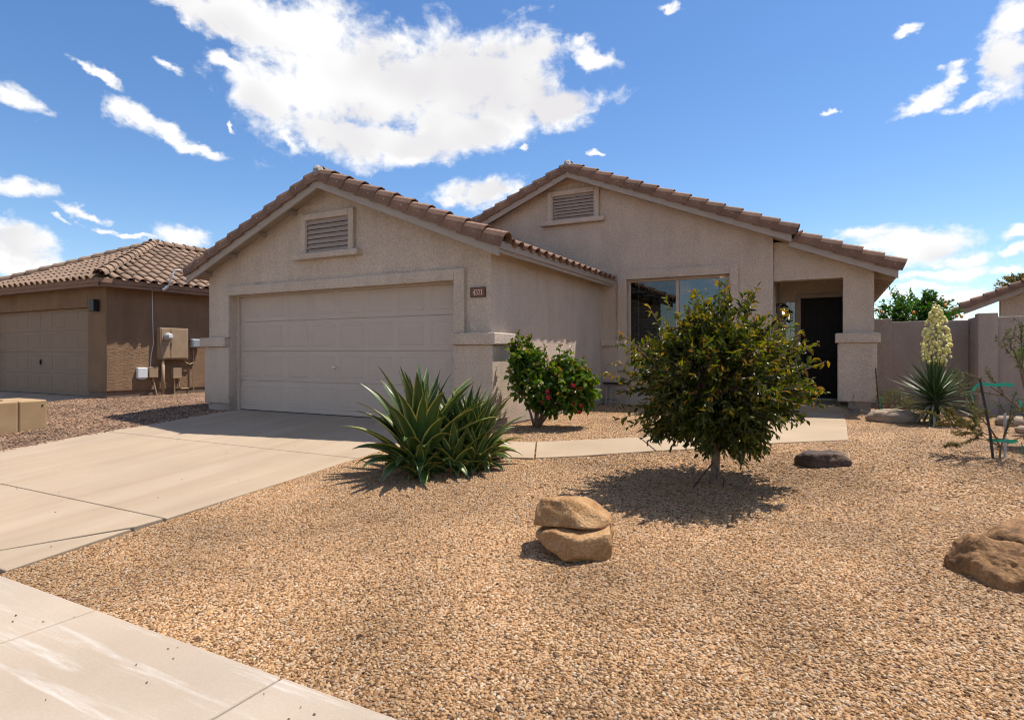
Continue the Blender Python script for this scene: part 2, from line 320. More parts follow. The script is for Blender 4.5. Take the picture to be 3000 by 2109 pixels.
M['leaf_des'] = leafmat('leaf_desert', [(0, (0.096, 0.082, 0.029)), (.5, (0.144, 0.130, 0.043)), (1, (0.192, 0.144, 0.058))], .6, .3)
M['leaf_sap'] = leafmat('leaf_willow', [(0, (0.043, 0.068, 0.021)), (.6, (0.076, 0.098, 0.030)), (1, (0.136, 0.111, 0.043))], .55, .3)
M['leaf_pine'] = leafmat('leaf_needle', [(0, (0.085, 0.128, 0.043)), (1, (0.204, 0.255, 0.111))], .5, .3)
M['leaf_low'] = leafmat('leaf_low_green', [(0, (0.048, 0.080, 0.016)), (.7, (0.104, 0.128, 0.032)), (1, (0.208, 0.192, 0.064))], .6, .3)
M['petal_p'] = plain('petal_pink', (.55, .03, .07), .5); M['petal_r'] = plain('petal_red', (.48, .03, .01), .5)
M['petal_y'] = plain('petal_cream', (.64, .585, .215), .55)
M['orange'] = plain('orange_fruit', (.70, .26, .02), .5)
M['stalk'] = plain('flower_stalk', (.16, .19, .06), .6)

def agavemat():
    m, nt, N, L, p = newmat('agave_leaf')
    uv = N('ShaderNodeUVMap'); sep = N('ShaderNodeSeparateXYZ'); L(uv.outputs[0], sep.inputs[0])
    a = N('ShaderNodeMath'); a.operation = 'SUBTRACT'; L(sep.outputs[0], a.inputs[0]); a.inputs[1].default_value = .5
    b = N('ShaderNodeMath'); b.operation = 'ABSOLUTE'; L(a.outputs[0], b.inputs[0])
    tc = N('ShaderNodeTexCoord'); nz = N('ShaderNodeTexNoise'); nz.inputs['Scale'].default_value = 9; L(tc.outputs['Object'], nz.inputs['Vector'])
    c = N('ShaderNodeMath'); c.operation = 'MULTIPLY_ADD'; L(nz.outputs['Fac'], c.inputs[0]); c.inputs[1].default_value = .12; L(b.outputs[0], c.inputs[2])
    r = N('ShaderNodeValToRGB'); L(c.outputs[0], r.inputs[0]); e = r.color_ramp.elements
    e[0].position = 0; e[0].color = (.052, .098, .026, 1); e[1].position = .44; e[1].color = (.034, .072, .015, 1)
    q = e.new(.485); q.color = (.28, .27, .05, 1); q = e.new(.57); q.color = (.36, .34, .09, 1)
    oi = N('ShaderNodeObjectInfo'); mr = N('ShaderNodeMapRange'); L(oi.outputs['Random'], mr.inputs['Value']); mr.inputs['To Min'].default_value = .7; mr.inputs['To Max'].default_value = 1.25
    mul = N('ShaderNodeVectorMath'); mul.operation = 'SCALE'; L(r.outputs[0], mul.inputs[0]); L(mr.outputs[0], mul.inputs['Scale'])
    L(mul.outputs[0], p.inputs['Base Color']); p.inputs['Roughness'].default_value = .38; p.inputs['Specular IOR Level'].default_value = .5
    return m
M['agave'] = agavemat()
M['agave_dry'] = noisy('agave_dry', [(.3, (.16, .09, .045)), (.7, (.30, .19, .10))], 9, 4, .8)
M['yucca'] = noisy('yucca_leaf', [(.3, (0.034, 0.072, 0.022)), (.7, (0.072, 0.128, 0.045))], 6, 3, .42, perobj=.35, spec=.5)
M['yucca_dry'] = noisy('yucca_dry', [(.3, (0.255, 0.225, 0.135)), (.7, (0.413, 0.375, 0.255))], 6, 3, .6, perobj=.2)

def glassmat(k=1.0, b=.015):
    m, nt, N, L, p = newmat('window_glass'); nt.nodes.remove(p)
    t = N('ShaderNodeBsdfTransparent'); t.inputs[0].default_value = (.55, .58, .58, 1)
    g = N('ShaderNodeBsdfGlossy'); g.inputs['Roughness'].default_value = .015; g.inputs[0].default_value = (.9, .93, .95, 1)
    f = N('ShaderNodeFresnel'); f.inputs[0].default_value = 1.55
    a = N('ShaderNodeMath'); a.operation = 'MULTIPLY_ADD'; L(f.outputs[0], a.inputs[0]); a.inputs[1].default_value = k; a.inputs[2].default_value = b
    mx = N('ShaderNodeMixShader'); L(a.outputs[0], mx.inputs[0]); L(t.outputs[0], mx.inputs[1]); L(g.outputs[0], mx.inputs[2])
    L(mx.outputs[0], nt.nodes['Material Output'].inputs[0]); return m
M['glass'] = glassmat(); M['glass_b'] = glassmat(1.1, .05)
M['lampglass'] = plain('lamp_glass_warm', (.8, .7, .5), .2, emit=(1, .72, .38), estr=.6)
M['bulb'] = plain('bulb_lit', (1, .9, .7), .3, emit=(1, .78, .45), estr=4)

def concrete(name, stops, streak_rot, streak=(1, .1, 1), scuff=None):
    m = noisy(name, stops, 2.2, 7, .88, stretch=streak, fine=(110, .07), bump=[(140, .25, .003, I3), (9, .15, .006, (4, .6, 1))], rot=(0, 0, streak_rot), distort=.4)
    nt = m.node_tree; N = nt.nodes.new; L = nt.links.new; p = nt.nodes['Principled BSDF']
    src = p.inputs['Base Color'].links[0].from_socket
    tc = N('ShaderNodeTexCoord')
    st = N('ShaderNodeTexNoise'); st.inputs['Scale'].default_value = .8; st.inputs['Detail'].default_value = 6; L(tc.outputs['Object'], st.inputs['Vector'])   # broad stains
    mr = N('ShaderNodeMapRange'); L(st.outputs['Fac'], mr.inputs['Value']); mr.inputs['From Min'].default_value = .3; mr.inputs['From Max'].default_value = .7
    mr.inputs['To Min'].default_value = .88; mr.inputs['To Max'].default_value = 1.07
    mul = N('ShaderNodeVectorMath'); mul.operation = 'SCALE'; L(src, mul.inputs[0]); L(mr.outputs[0], mul.inputs['Scale']); out = mul.outputs[0]
    if scuff:
        sr, ss, lo, hi, c = scuff
        mp = N('ShaderNodeMapping'); mp.inputs['Rotation'].default_value = (0, 0, sr); mp.inputs['Scale'].default_value = ss; L(tc.outputs['Object'], mp.inputs['Vector'])
        n = N('ShaderNodeTexNoise'); n.inputs['Scale'].default_value = 3; n.inputs['Detail'].default_value = 9; n.inputs['Roughness'].default_value = .68; n.inputs['Distortion'].default_value = .25
        L(mp.outputs[0], n.inputs['Vector'])
        m2 = N('ShaderNodeMapRange'); m2.interpolation_type = 'SMOOTHSTEP'; L(n.outputs['Fac'], m2.inputs['Value']); m2.inputs['From Min'].default_value = lo; m2.inputs['From Max'].default_value = hi
        m2.inputs['To Max'].default_value = .85
        mx = N('ShaderNodeMix'); mx.data_type = 'RGBA'; L(m2.outputs[0], mx.inputs[0]); L(out, mx.inputs[6]); mx.inputs[7].default_value = rgba(c); out = mx.outputs[2]
    L(out, p.inputs['Base Color'])
    return m
M['drive'] = concrete('driveway_concrete', [(.25, (0.293, 0.221, 0.154)), (.5, (0.332, 0.256, 0.181)), (.75, (0.367, 0.291, 0.217))], 0, (1.2, .10, 1), scuff=(0, (3.5, .12, 1), .62, .80, (.43, .36, .28)))
M['walk'] = concrete('walkway_concrete', [(.25, (0.305, 0.230, 0.154)), (.75, (0.347, 0.268, 0.186))], R(40), (.6, .3, 1))
M['sidewalk'] = concrete('sidewalk_concrete', [(.25, (0.317, 0.257, 0.198)), (.75, (0.371, 0.310, 0.251))], 0, (.5, .35, 1), scuff=(R(6), (.30, 4.2, 1), .51, .76, (.47, .445, .415)))
M['kerb'] = concrete('kerb_concrete', [(.25, (0.311, 0.274, 0.229)), (.75, (0.370, 0.333, 0.289))], 0, (.4, 1, 1))

PAL_TAN = [(0, (0.060, 0.032, 0.016)), (.10, (0.169, 0.085, 0.036)), (.28, (0.285, 0.153, 0.064)), (.48, (0.372, 0.210, 0.096)), (.66, (0.421, 0.255, 0.127)), (.80, (0.447, 0.297, 0.170)), (.90, (0.320, 0.237, 0.167)), (1, (0.522, 0.404, 0.274))]
PAL_RED = [(0, (0.052, 0.029, 0.020)), (.2, (0.118, 0.062, 0.037)), (.45, (0.185, 0.101, 0.060)), (.65, (0.237, 0.140, 0.083)), (.8, (0.207, 0.140, 0.099)), (.92, (0.311, 0.203, 0.114)), (1, (0.340, 0.266, 0.186))]
def pebblemat(name, pal):
    m, nt, N, L, p = newmat(name)
    oi = N('ShaderNodeObjectInfo'); r = N('ShaderNodeValToRGB'); L(oi.outputs['Random'], r.inputs[0]); e = r.color_ramp.elements
    while len(e) < len(pal): e.new(.5)
    for i, (t, c) in enumerate(pal): e[i].position = t; e[i].color = rgba(c)
    g = N('ShaderNodeNewGeometry')
    n = N('ShaderNodeTexNoise'); n.inputs['Scale'].default_value = .9; n.inputs['Detail'].default_value = 5; L(g.outputs['Position'], n.inputs['Vector'])      # broad noise patches vary the stone tone
    mr = N('ShaderNodeMapRange'); L(n.outputs['Fac'], mr.inputs['Value']); mr.inputs['From Min'].default_value = .32; mr.inputs['From Max'].default_value = .68
    mr.inputs['To Min'].default_value = .66; mr.inputs['To Max'].default_value = 1.14
    n2 = N('ShaderNodeTexNoise'); n2.inputs['Scale'].default_value = 260; L(g.outputs['Position'], n2.inputs['Vector'])
    mr2 = N('ShaderNodeMapRange'); L(n2.outputs['Fac'], mr2.inputs['Value']); mr2.inputs['To Min'].default_value = .75; mr2.inputs['To Max'].default_value = 1.25
    mm = N('ShaderNodeMath'); mm.operation = 'MULTIPLY'; L(mr.outputs[0], mm.inputs[0]); L(mr2.outputs[0], mm.inputs[1])
    mul = N('ShaderNodeVectorMath'); mul.operation = 'SCALE'; L(r.outputs[0], mul.inputs[0]); L(mm.outputs[0], mul.inputs['Scale'])
    L(mul.outputs[0], p.inputs['Base Color']); p.inputs['Roughness'].default_value = .8; p.inputs['Specular IOR Level'].default_value = .3
    return m
def gravelbase(name, pal, cell, k=.62):
    m, nt, N, L, p = newmat(name)
    tc = N('ShaderNodeTexCoord'); v = N('ShaderNodeTexVoronoi'); v.inputs['Scale'].default_value = cell; L(tc.outputs['Object'], v.inputs['Vector'])
    sp = N('ShaderNodeSeparateXYZ'); L(v.outputs['Color'], sp.inputs[0])
    r = N('ShaderNodeValToRGB'); L(sp.outputs[0], r.inputs[0]); e = r.color_ramp.elements
    while len(e) < len(pal): e.new(.5)
    for i, (t, c) in enumerate(pal): e[i].position = t; e[i].color = rgba([x * k for x in c])  # stone palette darkened by k, painting shade into the gaps between stones
    n = N('ShaderNodeTexNoise'); n.inputs['Scale'].default_value = .9; n.inputs['Detail'].default_value = 5; L(tc.outputs['Object'], n.inputs['Vector'])
    mr = N('ShaderNodeMapRange'); L(n.outputs['Fac'], mr.inputs['Value']); mr.inputs['From Min'].default_value = .32; mr.inputs['From Max'].default_value = .68
    mr.inputs['To Min'].default_value = .80; mr.inputs['To Max'].default_value = 1.12
    mul = N('ShaderNodeVectorMath'); mul.operation = 'SCALE'; L(r.outputs[0], mul.inputs[0]); L(mr.outputs[0], mul.inputs['Scale'])
    L(mul.outputs[0], p.inputs['Base Color']); p.inputs['Roughness'].default_value = .95; p.inputs['Specular IOR Level'].default_value = .1
    b = N('ShaderNodeBump'); b.invert = True; b.inputs['Strength'].default_value = .9; b.inputs['Distance'].default_value = .01; L(v.outputs['Distance'], b.inputs['Height']); L(b.outputs[0], p.inputs['Normal'])
    return m
M['peb_tan'] = pebblemat('pebble_tan', PAL_TAN); M['peb_red'] = pebblemat('pebble_red', PAL_RED)
M['ground_r'] = gravelbase('red_gravel_ground', PAL_RED, 34, .6)
M['ground'] = gravelbase('gravel_ground', PAL_TAN, 95, .62)

# ------------------------------------------------------------------ the ground
def g(y):
    if y >= 7.9: return 0.0
    if y <= 1.9: return -.4125
    if y > 6.9:
        t = (7.9 - y); return -.0375 * t * t
    return -.0375 - .075 * (6.9 - y)
def und(x, y): return .008 * mnoise.noise(Vector((x * .7, y * .7, 3.1))) + .004 * mnoise.noise(Vector((x * 2.3, y * 2.3, 9.1)))
def inside(poly, x, y):
    r = False; n = len(poly)
    for i in range(n):
        (x0, y0), (x1, y1) = poly[i], poly[(i + 1) % n]
        if (y0 > y) != (y1 > y) and x < (x1 - x0) * (y - y0) / (y1 - y0) + x0: r = not r
    return r
def sunk(x, y):                                       # the gravel bed dips under the walkway slabs
    return -.035 if all(any(inside(p, x + a, y + b) for p in WALK) for a, b in ((.05, 0), (-.05, 0), (0, .05), (0, -.05))) else 0.0

def ground_sheet():
    ys = [-600, -60, -9.2, -9.0, -8.9, .1, .2, .25, 1.0, 1.9, 2.4, 3, 3.6, 4.2, 4.8, 5.4, 6, 6.5, 6.9, 7.2, 7.5, 7.9, 9, 12, 20, 60, 900]
    xs = [-900, -60, -25, -10, 0, 10, 25, 60, 900]
    def z(y):
        if y < -8.95: return -.44
        if y < .22: return -.66
        return g(y) - .035
    mb = MB(); mb.v = [(x, y, z(y)) for y in ys for x in xs]; n = len(xs)
    mb.f = [(j * n + i, j * n + i + 1, (j + 1) * n + i + 1, (j + 1) * n + i) for j in range(len(ys) - 1) for i in range(n - 1)]
    o = mb.build('ground', M['ground'], fixn=False); tag(o, kind='structure')
ground_sheet()
o = MB().box(-120, 120, -8.9, .02, -.64, -.56).build('road', M['asphalt']); tag(o, kind='structure')
o = MB().prism_x([(.02, -.62), (.38, -.62), (.38, -.405), (.20, -.41), (.14, -.44), (.11, -.548), (.02, -.552)], -60, 60).build('kerb', M['kerb'], bevel=.01); tag(o, kind='structure')

def slab(name, poly, mat, parent, rise=.008, thick=.12, bev=.009):
    """poly (x, y) ccw, cut into rows so that the top follows the slope"""
    bm = bmesh.new(); vs = [bm.verts.new((x, y, 0)) for x, y in poly]; bm.faces.new(vs)
    y0 = min(p[1] for p in poly); y1 = max(p[1] for p in poly); y = math.ceil(y0 / .3) * .3
    while y < y1:
        bmesh.ops.bisect_plane(bm, geom=bm.verts[:] + bm.edges[:] + bm.faces[:], plane_co=(0, y, 0), plane_no=(0, 1, 0)); y += .3
    r = bmesh.ops.extrude_face_region(bm, geom=bm.faces[:])
    top = set(v for v in r['geom'] if isinstance(v, bmesh.types.BMVert))
    for v in bm.verts: v.co.z = g(v.co.y) + (rise if v in top else rise - thick)
    bmesh.ops.recalc_face_normals(bm, faces=bm.faces)
    me = bpy.data.meshes.new(name); bm.to_mesh(me); bm.free(); me.materials.append(mat)
    o = link_mesh(name, me, parent)
    m = o.modifiers.new('bevel', 'BEVEL'); m.width = bev; m.segments = 3; m.limit_method = 'ANGLE'; m.angle_limit = R(50)
    return o
J = .0045
dw = empty('driveway', (-7.4, 4.5, -.2), kind='structure')
for (y0, y1) in ((5.27, 7.36), (3.05, 5.27), (1.93, 3.05)):
    xl = -9.98; xr = -4.84
    if y0 > 5: slab('slab', [(xl, y0 + J), (xr, y0 + J), (xr + .02, 6.6), (xr - .05, y1), (-9.93, y1), (xl, 6.8)], M['drive'], dw)
    elif y0 > 3: slab('slab', [(xl, y0 + J), (xr - .06, y0 + J), (xr, y1 - J), (xl, y1 - J)], M['drive'], dw)
    else:
        slab('slab', [(-10.25, y0 + .02), (-5.52, y0 + .02), (-4.96, 2.83), (-4.93, y1 - J), (xl, y1 - J)], M['drive'], dw)
        slab('apron_slab', [(-5.50, y0 + .02), (-4.90, y0 + .02), (-4.93, 2.79)], M['drive'], dw)
slab('slab', [(-9.91, 7.362), (-4.91, 7.362), (-4.91, 7.60), (-9.91, 7.60)], M['drive'], dw, .006)
ww = empty('walkway', (-2, 7, 0), kind='structure')
WALK = [
    [(-4.80, 5.72), (-3.40, 5.84), (-2.90, 5.97), (-3.24, 6.72), (-3.62, 6.62), (-4.80, 6.50)],
    [(-2.885, 5.978), (-2.48, 6.22), (-1.75, 6.74), (-2.14, 7.44), (-2.62, 7.10), (-3.225, 6.727)],
    [(-1.738, 6.748), (-1.30, 7.02), (-.55, 7.70), (.20, 8.36), (.22, 9.9), (-1.02, 9.9), (-1.04, 8.40), (-1.55, 7.92), (-2.13, 7.45)],
    [(-1.02, 9.914), (.22, 9.914), (.22, 12.05), (-1.02, 12.05)]]
for p in WALK: slab('slab', p, M['walk'], ww, .012)
sw = empty('sidewalk', (-3, 1.1, -.4), kind='structure')
x = -3.71 + 1.52 * 8
xs = [-3.71 + 1.52 * k for k in range(-9, 9)]
for a, b in zip(xs[:-1], xs[1:]): slab('slab', [(a + .005, .39), (b - .005, .39), (b - .005, 1.905), (a + .005, 1.905)], M['sidewalk'], sw, .006, bev=.014)
nd = empty('neighbour_driveway', (-17.4, 5, -.2), kind='structure')
slab('slab', [(-21.0, 1.95), (-14.3, 1.95), (-15.0, 5), (-15.1, 5)], M['drive'], nd)
slab('slab', [(-21.0, 5.02), (-15.1, 5.02), (-15.75, 8.1), (-21.0, 8.1)], M['drive'], nd)

# gravel: real stones scattered over the yard
def pebbles(prefix, mat, r, n=5, sub=2, flat=.62):
    c = bpy.data.collections.new(prefix)
    for i in range(n):
        bm = bmesh.new(); bmesh.ops.create_icosphere(bm, subdivisions=sub, radius=1)
        off = Vector((rnd.random() * 50, rnd.random() * 50, rnd.random() * 50)); sx, sy = .8 + .5 * rnd.random(), .8 + .3 * rnd.random()
        for v in bm.verts:
            d = v.co.normalized(); k = 1 + .34 * mnoise.noise(d * 1.1 + off) + .12 * mnoise.noise(d * 2.6 + off)
            v.co = Vector((d.x * sx, d.y * sy, d.z * flat)) * k * r
        me = bpy.data.meshes.new(prefix); bm.to_mesh(me); bm.free(); me.materials.append(mat)
        me.polygons.foreach_set('use_smooth', [sub > 1] * len(me.polygons))
        c.objects.link(bpy.data.objects.new(prefix, me))
    return c
def scatter(name, cells, zoff, coll, density, smin, smax, seed, label, cat, sheet=True):
    mb = MB(); ids = {}
    def vid(x, y):
        k = (round(x, 3), round(y, 3))
        if k not in ids: ids[k] = len(mb.v); mb.v.append((x, y, g(y) + zoff + und(x, y) + sunk(x, y)))
        return ids[k]
    for (x0, y0, s) in cells: mb.f.append((vid(x0, y0), vid(x0 + s, y0), vid(x0 + s, y0 + s), vid(x0, y0 + s)))
    o = mb.build(name, M['ground_r'] if 'red' in label else M['ground'], fixn=False); tag(o, label, cat, kind='stuff')
    ng = bpy.data.node_groups.new(name, 'GeometryNodeTree'); N = ng.nodes.new; L = ng.links.new
    ng.interface.new_socket('Geometry', in_out='INPUT', socket_type='NodeSocketGeometry'); ng.interface.new_socket('Geometry', in_out='OUTPUT', socket_type='NodeSocketGeometry')
    gi, go = N('NodeGroupInput'), N('NodeGroupOutput')
    dp = N('GeometryNodeDistributePointsOnFaces'); dp.inputs['Density'].default_value = density; dp.inputs['Seed'].default_value = seed
    ci = N('GeometryNodeCollectionInfo'); ci.inputs['Collection'].default_value = coll; ci.inputs['Separate Children'].default_value = True; ci.inputs['Reset Children'].default_value = True
    ip = N('GeometryNodeInstanceOnPoints'); ip.inputs['Pick Instance'].default_value = True
    rr = N('FunctionNodeRandomValue'); rr.data_type = 'FLOAT_VECTOR'; rr.inputs[0].default_value = (-.6, -.6, 0); rr.inputs[1].default_value = (.6, .6, 6.283)
    rs = N('FunctionNodeRandomValue'); rs.data_type = 'FLOAT'; rs.inputs[2].default_value = smin; rs.inputs[3].default_value = smax
    nzn = N('ShaderNodeTexNoise'); nzn.inputs['Scale'].default_value = 1.6; nzn.inputs['Detail'].default_value = 4
    pos = N('GeometryNodeInputPosition'); L(pos.outputs[0], nzn.inputs['Vector'])
    mr = N('ShaderNodeMapRange'); L(nzn.outputs[0], mr.inputs['Value']); mr.inputs['From Min'].default_value = .34; mr.inputs['From Max'].default_value = .52; mr.inputs['To Min'].default_value = density * .72; mr.inputs['To Max'].default_value = density
    L(mr.outputs[0], dp.inputs['Density'])
    L(gi.outputs[0], dp.inputs[0]); L(dp.outputs['Points'], ip.inputs['Points']); L(ci.outputs[0], ip.inputs['Instance'])
    L(rr.outputs[0], ip.inputs['Rotation']); L(rs.outputs[1], ip.inputs['Scale'])
    jg = N('GeometryNodeJoinGeometry'); L(ip.outputs[0], jg.inputs[0])
    if sheet: L(gi.outputs[0], jg.inputs[0])
    L(jg.outputs[0], go.inputs[0])
    md = o.modifiers.new('scatter', 'NODES'); md.node_group = ng
    return o
def cells(x0, x1, y0, y1, s, keep=lambda x, y: True):
    out = []; nx = int(round((x1 - x0) / s)); ny = int(round((y1 - y0) / s))
    for j in range(ny):
        for i in range(nx):
            x, y = x0 + i * s, y0 + j * s
            if keep(x + s / 2, y + s / 2): out.append((x, y, s))
    return out
pc = pebbles('pebble', M['peb_tan'], .0076); rc = pebbles('stone', M['peb_red'], .021, flat=.6, sub=2)
inview = lambda x, y: (.883 * x + .4695 * y) / max(.3, -.4695 * x + .883 * y) < 1.7
scatter('gravel', cells(-4.87, 4.63, 1.89, 5.89, .125, inview), -.003, pc, 13000, .45, 1.4, 1, 'tan pea gravel covering the front yard by the sidewalk', 'gravel')
scatter('gravel', cells(-4.82, 5.68, 5.89, 14.14, .125, lambda x, y: inview(x, y) and not (y > 12.2 and x < .6) and not (y > 7.4 and x < -4.2)), -.003, pc, 5200, .7, 1.6, 2, 'tan pea gravel around the walkway and under the shrubs', 'gravel')
big = pebbles('cobble', M['peb_tan'], .017, n=4)
scatter('gravel', cells(-4.86, 4.64, 1.89, 7.39, .25, inview), -.001, big, 14, .5, 1.1, 5, 'larger odd stones scattered among the tan pea gravel', 'gravel', False)
scatter('gravel', cells(-15.6, -9.85, 1.89, 12.14, .25, lambda x, y: not (x > -10.5 and y > 7.4) and not (x < -15.2 and y > 7.9)), -.003, rc, 1250, .5, 1.35, 3, 'reddish grey crushed rock between the two houses', 'gravel')

# ------------------------------------------------------------------ roof tiles
def profile_tile(name, prof, L_, tilt, th, mat, taper=0.0):
    mb = MB(); n = len(prof)
    # outward normal offset for the underside
    und_ = []
    for i, (x, z) in enumerate(prof):
        a = Vector(prof[max(i - 1, 0)]); b = Vector(prof[min(i + 1, n - 1)]); d = (b - a).normalized(); nn = Vector((-d.y, d.x))
        und_.append((x - nn.x * th, z - nn.y * th))
    for (y, lift, sc_) in ((0, tilt, 1.0), (L_, 0, 1 - taper)):
        mb.v += [(x * sc_, y, z * sc_ + lift) for x, z in prof]
        mb.v += [(x * sc_, y, z * sc_ + lift) for x, z in und_]
    for i in range(n - 1):
        mb.f.append((i, i + 1, 2 * n + i + 1, 2 * n + i))             # top
        mb.f.append((n + i + 1, n + i, 3 * n + i, 3 * n + i + 1))     # underside
        mb.f.append((i + 1, i, n + i, n + i + 1))                     # nose
    for (i, j) in ((0, n), (n - 1, 2 * n - 1)): mb.f.append((i, 2 * n + i, 2 * n + j, j))
    return mb.mesh(name, mat)
barrel = [(.095 - .095 * math.cos(math.pi * k / 6), .078 * math.sin(math.pi * k / 6)) for k in range(7)] + [(.235, -.008), (.30, -.002)]
rakep = [(-.17, .012), (-.15, .085), (-.09, .138), (-.01, .150), (.055, .122), (.088, .060), (.094, -.02), (.094, -.075)]
capp = [(-.135, -.02), (-.118, .045), (-.07, .096), (0, .116), (.07, .096), (.118, .045), (.135, -.02)]
PIT, LEN = .345, .42
ME = {k: (profile_tile('roof_tile', barrel, LEN, .030, .014, M[m]), profile_tile('rake_tile', rakep, LEN, .040, .017, M[m], .10), profile_tile('ridge_tile', capp, LEN, .03, .016, M[m], .10)) for k, m in (('a', 'tile'), ('b', 'tile_n'))}
M['clip'] = plain('tile_clip', (.55, .53, .50), .5)
for k_ in ME:
    me_ = ME[k_][1]; me_.materials.append(M['clip']); bm = bmesh.new(); bm.from_mesh(me_)
    r_ = bmesh.ops.create_cube(bm, size=.011, matrix=Matrix.Translation((.093, .14, .035)))
    for v in r_['verts']:
        for f_ in v.link_faces: f_.material_index = 1
    bm.to_mesh(me_); bm.free()
def basis(ex, ey, ez, p):
    return Matrix(((ex[0], ey[0], ez[0], p[0]), (ex[1], ey[1], ez[1], p[1]), (ex[2], ey[2], ez[2], p[2]), (0, 0, 0, 1)))
def jit(Mx, a=.006, b=.012):
    return Mx @ Matrix.Translation((rnd.uniform(-a, a), rnd.uniform(-a, a), 0)) @ Matrix.Rotation(rnd.uniform(-b, b), 4, 'Z') @ Matrix.Rotation(rnd.uniform(-b, b) * .6, 4, 'X')
def tile_patch(parent, E, V, U, width, length, me, keep=None, pitch=.28):
    V, U, E = Vector(V), Vector(U), Vector(E); Nn = V.cross(U); nc = int(width / pitch + .5); nr = int(math.ceil(length / PIT))
    for r in range(nr):
        for c in range(nc):
            a, b = c * pitch, r * PIT
            if keep and not keep(a + .15, b + .2): continue
            place('roof_tile', me[0], parent, jit(basis(V, U, Nn, E + V * a + U * b)))
def tile_joined(parent, E, V, U, width, length, mat, keep=None, pitch=.28):
    V, U, E = Vector(V), Vector(U), Vector(E); Nn = V.cross(U); mb = MB(); src = ME['a'][0]
    vs = [v.co.copy() for v in src.vertices]; fs = [tuple(p.vertices) for p in src.polygons]
    for r in range(int(math.ceil(length / PIT))):
        for c in range(int(width / pitch + .5)):
            a, b = c * pitch, r * PIT
            if keep and not keep(a + .15, b + .2): continue
            Mx = jit(basis(V, U, Nn, E + V * a + U * b)); mb.add([tuple(Mx @ v) for v in vs], fs)
    o = mb.build('roof_tiles', mat, parent, fixn=False); tag(o, kind='stuff'); return o
def rake_row(parent, P0, U, Nn, out, length, me):
    U, Nn, out, P0 = Vector(U), Vector(Nn), Vector(out), Vector(P0); n = int(length / PIT)
    for i in range(n + 1):
        k = 1.0 if i < n else (length - n * PIT + .02) / LEN
        if k < .1: continue
        place('rake_tile', me[1], parent, jit(basis(out, U, Nn, P0 + U * (i * PIT)), .004, .008) @ Matrix.Diagonal((1, k, 1, 1)))
def ridge_row(parent, P0, P1, up, me):
    P0, P1 = Vector(P0), Vector(P1); U = (P1 - P0).normalized(); X = U.cross(Vector(up)).normalized(); Z = X.cross(U)
    n = int((P1 - P0).length / PIT + .5)
    for i in range(n): place('ridge_tile', me[2], parent, jit(basis(X, U, Z, P0 + U * (i * PIT)), .004, .012))

# ------------------------------------------------------------------ the house
SL = .405; TH = math.atan(SL); cT, sT = math.cos(TH), math.sin(TH)
house = empty('stucco_house', (-5, 9, 0), 'beige stucco single-storey house with two tiled gables and a two-car garage', 'house')
zg = lambda x: 3.865 - SL * abs(x + 7.42)        # underside of the garage roof deck
zm = lambda x: 4.945 - SL * abs(x + 5.0)         # main roof
zp = lambda x: 3.105 - SL * (x + .65)            # porch roof
YW = 7.43; YM = 12.19; YP = 12.29
DX0, DX1, DZ = -9.92, -4.90, 2.15
XL, XR = -10.56, -4.29
T = .22
wall = MB()
wall.box(XL, DX0, YW, YW + T, .0, DZ); wall.box(DX1, XR, YW, YW + T, .0, DZ)
wall.prism_y([(XL, DZ), (XR, DZ), (XR, zg(XR) + .02), (-7.42, zg(-7.42) + .02), (XL, zg(XL) + .02)], YW, YW + T)
wall.box(XR - T, XR, YW + T, YM, 0, 2.62)                                   # garage side
wall.box(XL, XL + T, YW + T, 22, 0, 2.62)                                   # far left side
WX0, WX1, WZ0, WZ1 = -3.75, -1.705, .80, 2.605
MX1 = -.94
wall.box(XR - T, WX0, YM, YM + T, 0, WZ1); wall.box(WX1, MX1, YM, YM + T, 0, WZ1); wall.box(WX0, WX1, YM, YM + T, 0, WZ0)
wall.prism_y([(XR - T, WZ1), (MX1, WZ1), (MX1, zm(MX1) + .02), (-5.0, zm(-5.0) + .02), (-8.2, zm(-8.2) + .02), (-8.2, WZ1)], YM, YM + T)
wall.box(MX1 - T, MX1, YM + T, 13.82, 0, 3.28)                              # porch left cheek
wall.box(-1.16, -.84, 13.821, 13.98, 0, 2.75); wall.box(-.62, .694, 13.82, 13.98, 2.29, 2.75); wall.box(-.84, -.62, 13.82, 13.98, 2.17, 2.75); wall.box(-.84, -.62, 13.82, 13.98, 0, .16); wall.box(.40, .694, 13.82, 13.98, 0, 2.29)
wall.box(.54, .694, 12.75, 13.82, .2, 2.62); wall.box(.54, .694, 13.98, 22, 0, 2.62)
PX0, PX1 = -.938, .694
wall.prism_y([(PX0, 2.43), (PX1, 2.43), (PX1, zp(PX1) + .02), (-.65, zp(-.65) + .02), (PX0, zp(-.65) + .06)], YP, YP + .2)   # porch beam and gablet
wall.box(.214, PX1, YP, YP + .46, .2, 2.43)                                 # porch column shaft
wall.box(XL + T, .54, 21.8, 22, 0, 3.0)
wall.build('wall', M['stucco'], house)
box('ceiling', M['soffit'], house, -.94, .54, YP + .2, 13.82, 2.60, 2.66)
box('foundation', M['found'], house, .29, .64, YP - .02, YP + .42, -.1, .215)
box('foundation', M['found'], house, XR - .22, XR - .015, 7.99, YM, -.1, .10)
box('porch_floor', M['walk'], house, -1.03, .28, 12.07, 13.82, -.1, .115, .012)
box('threshold', M['kerb'], house, -.62, .40, 13.70, 13.90, .115, .15, .006)
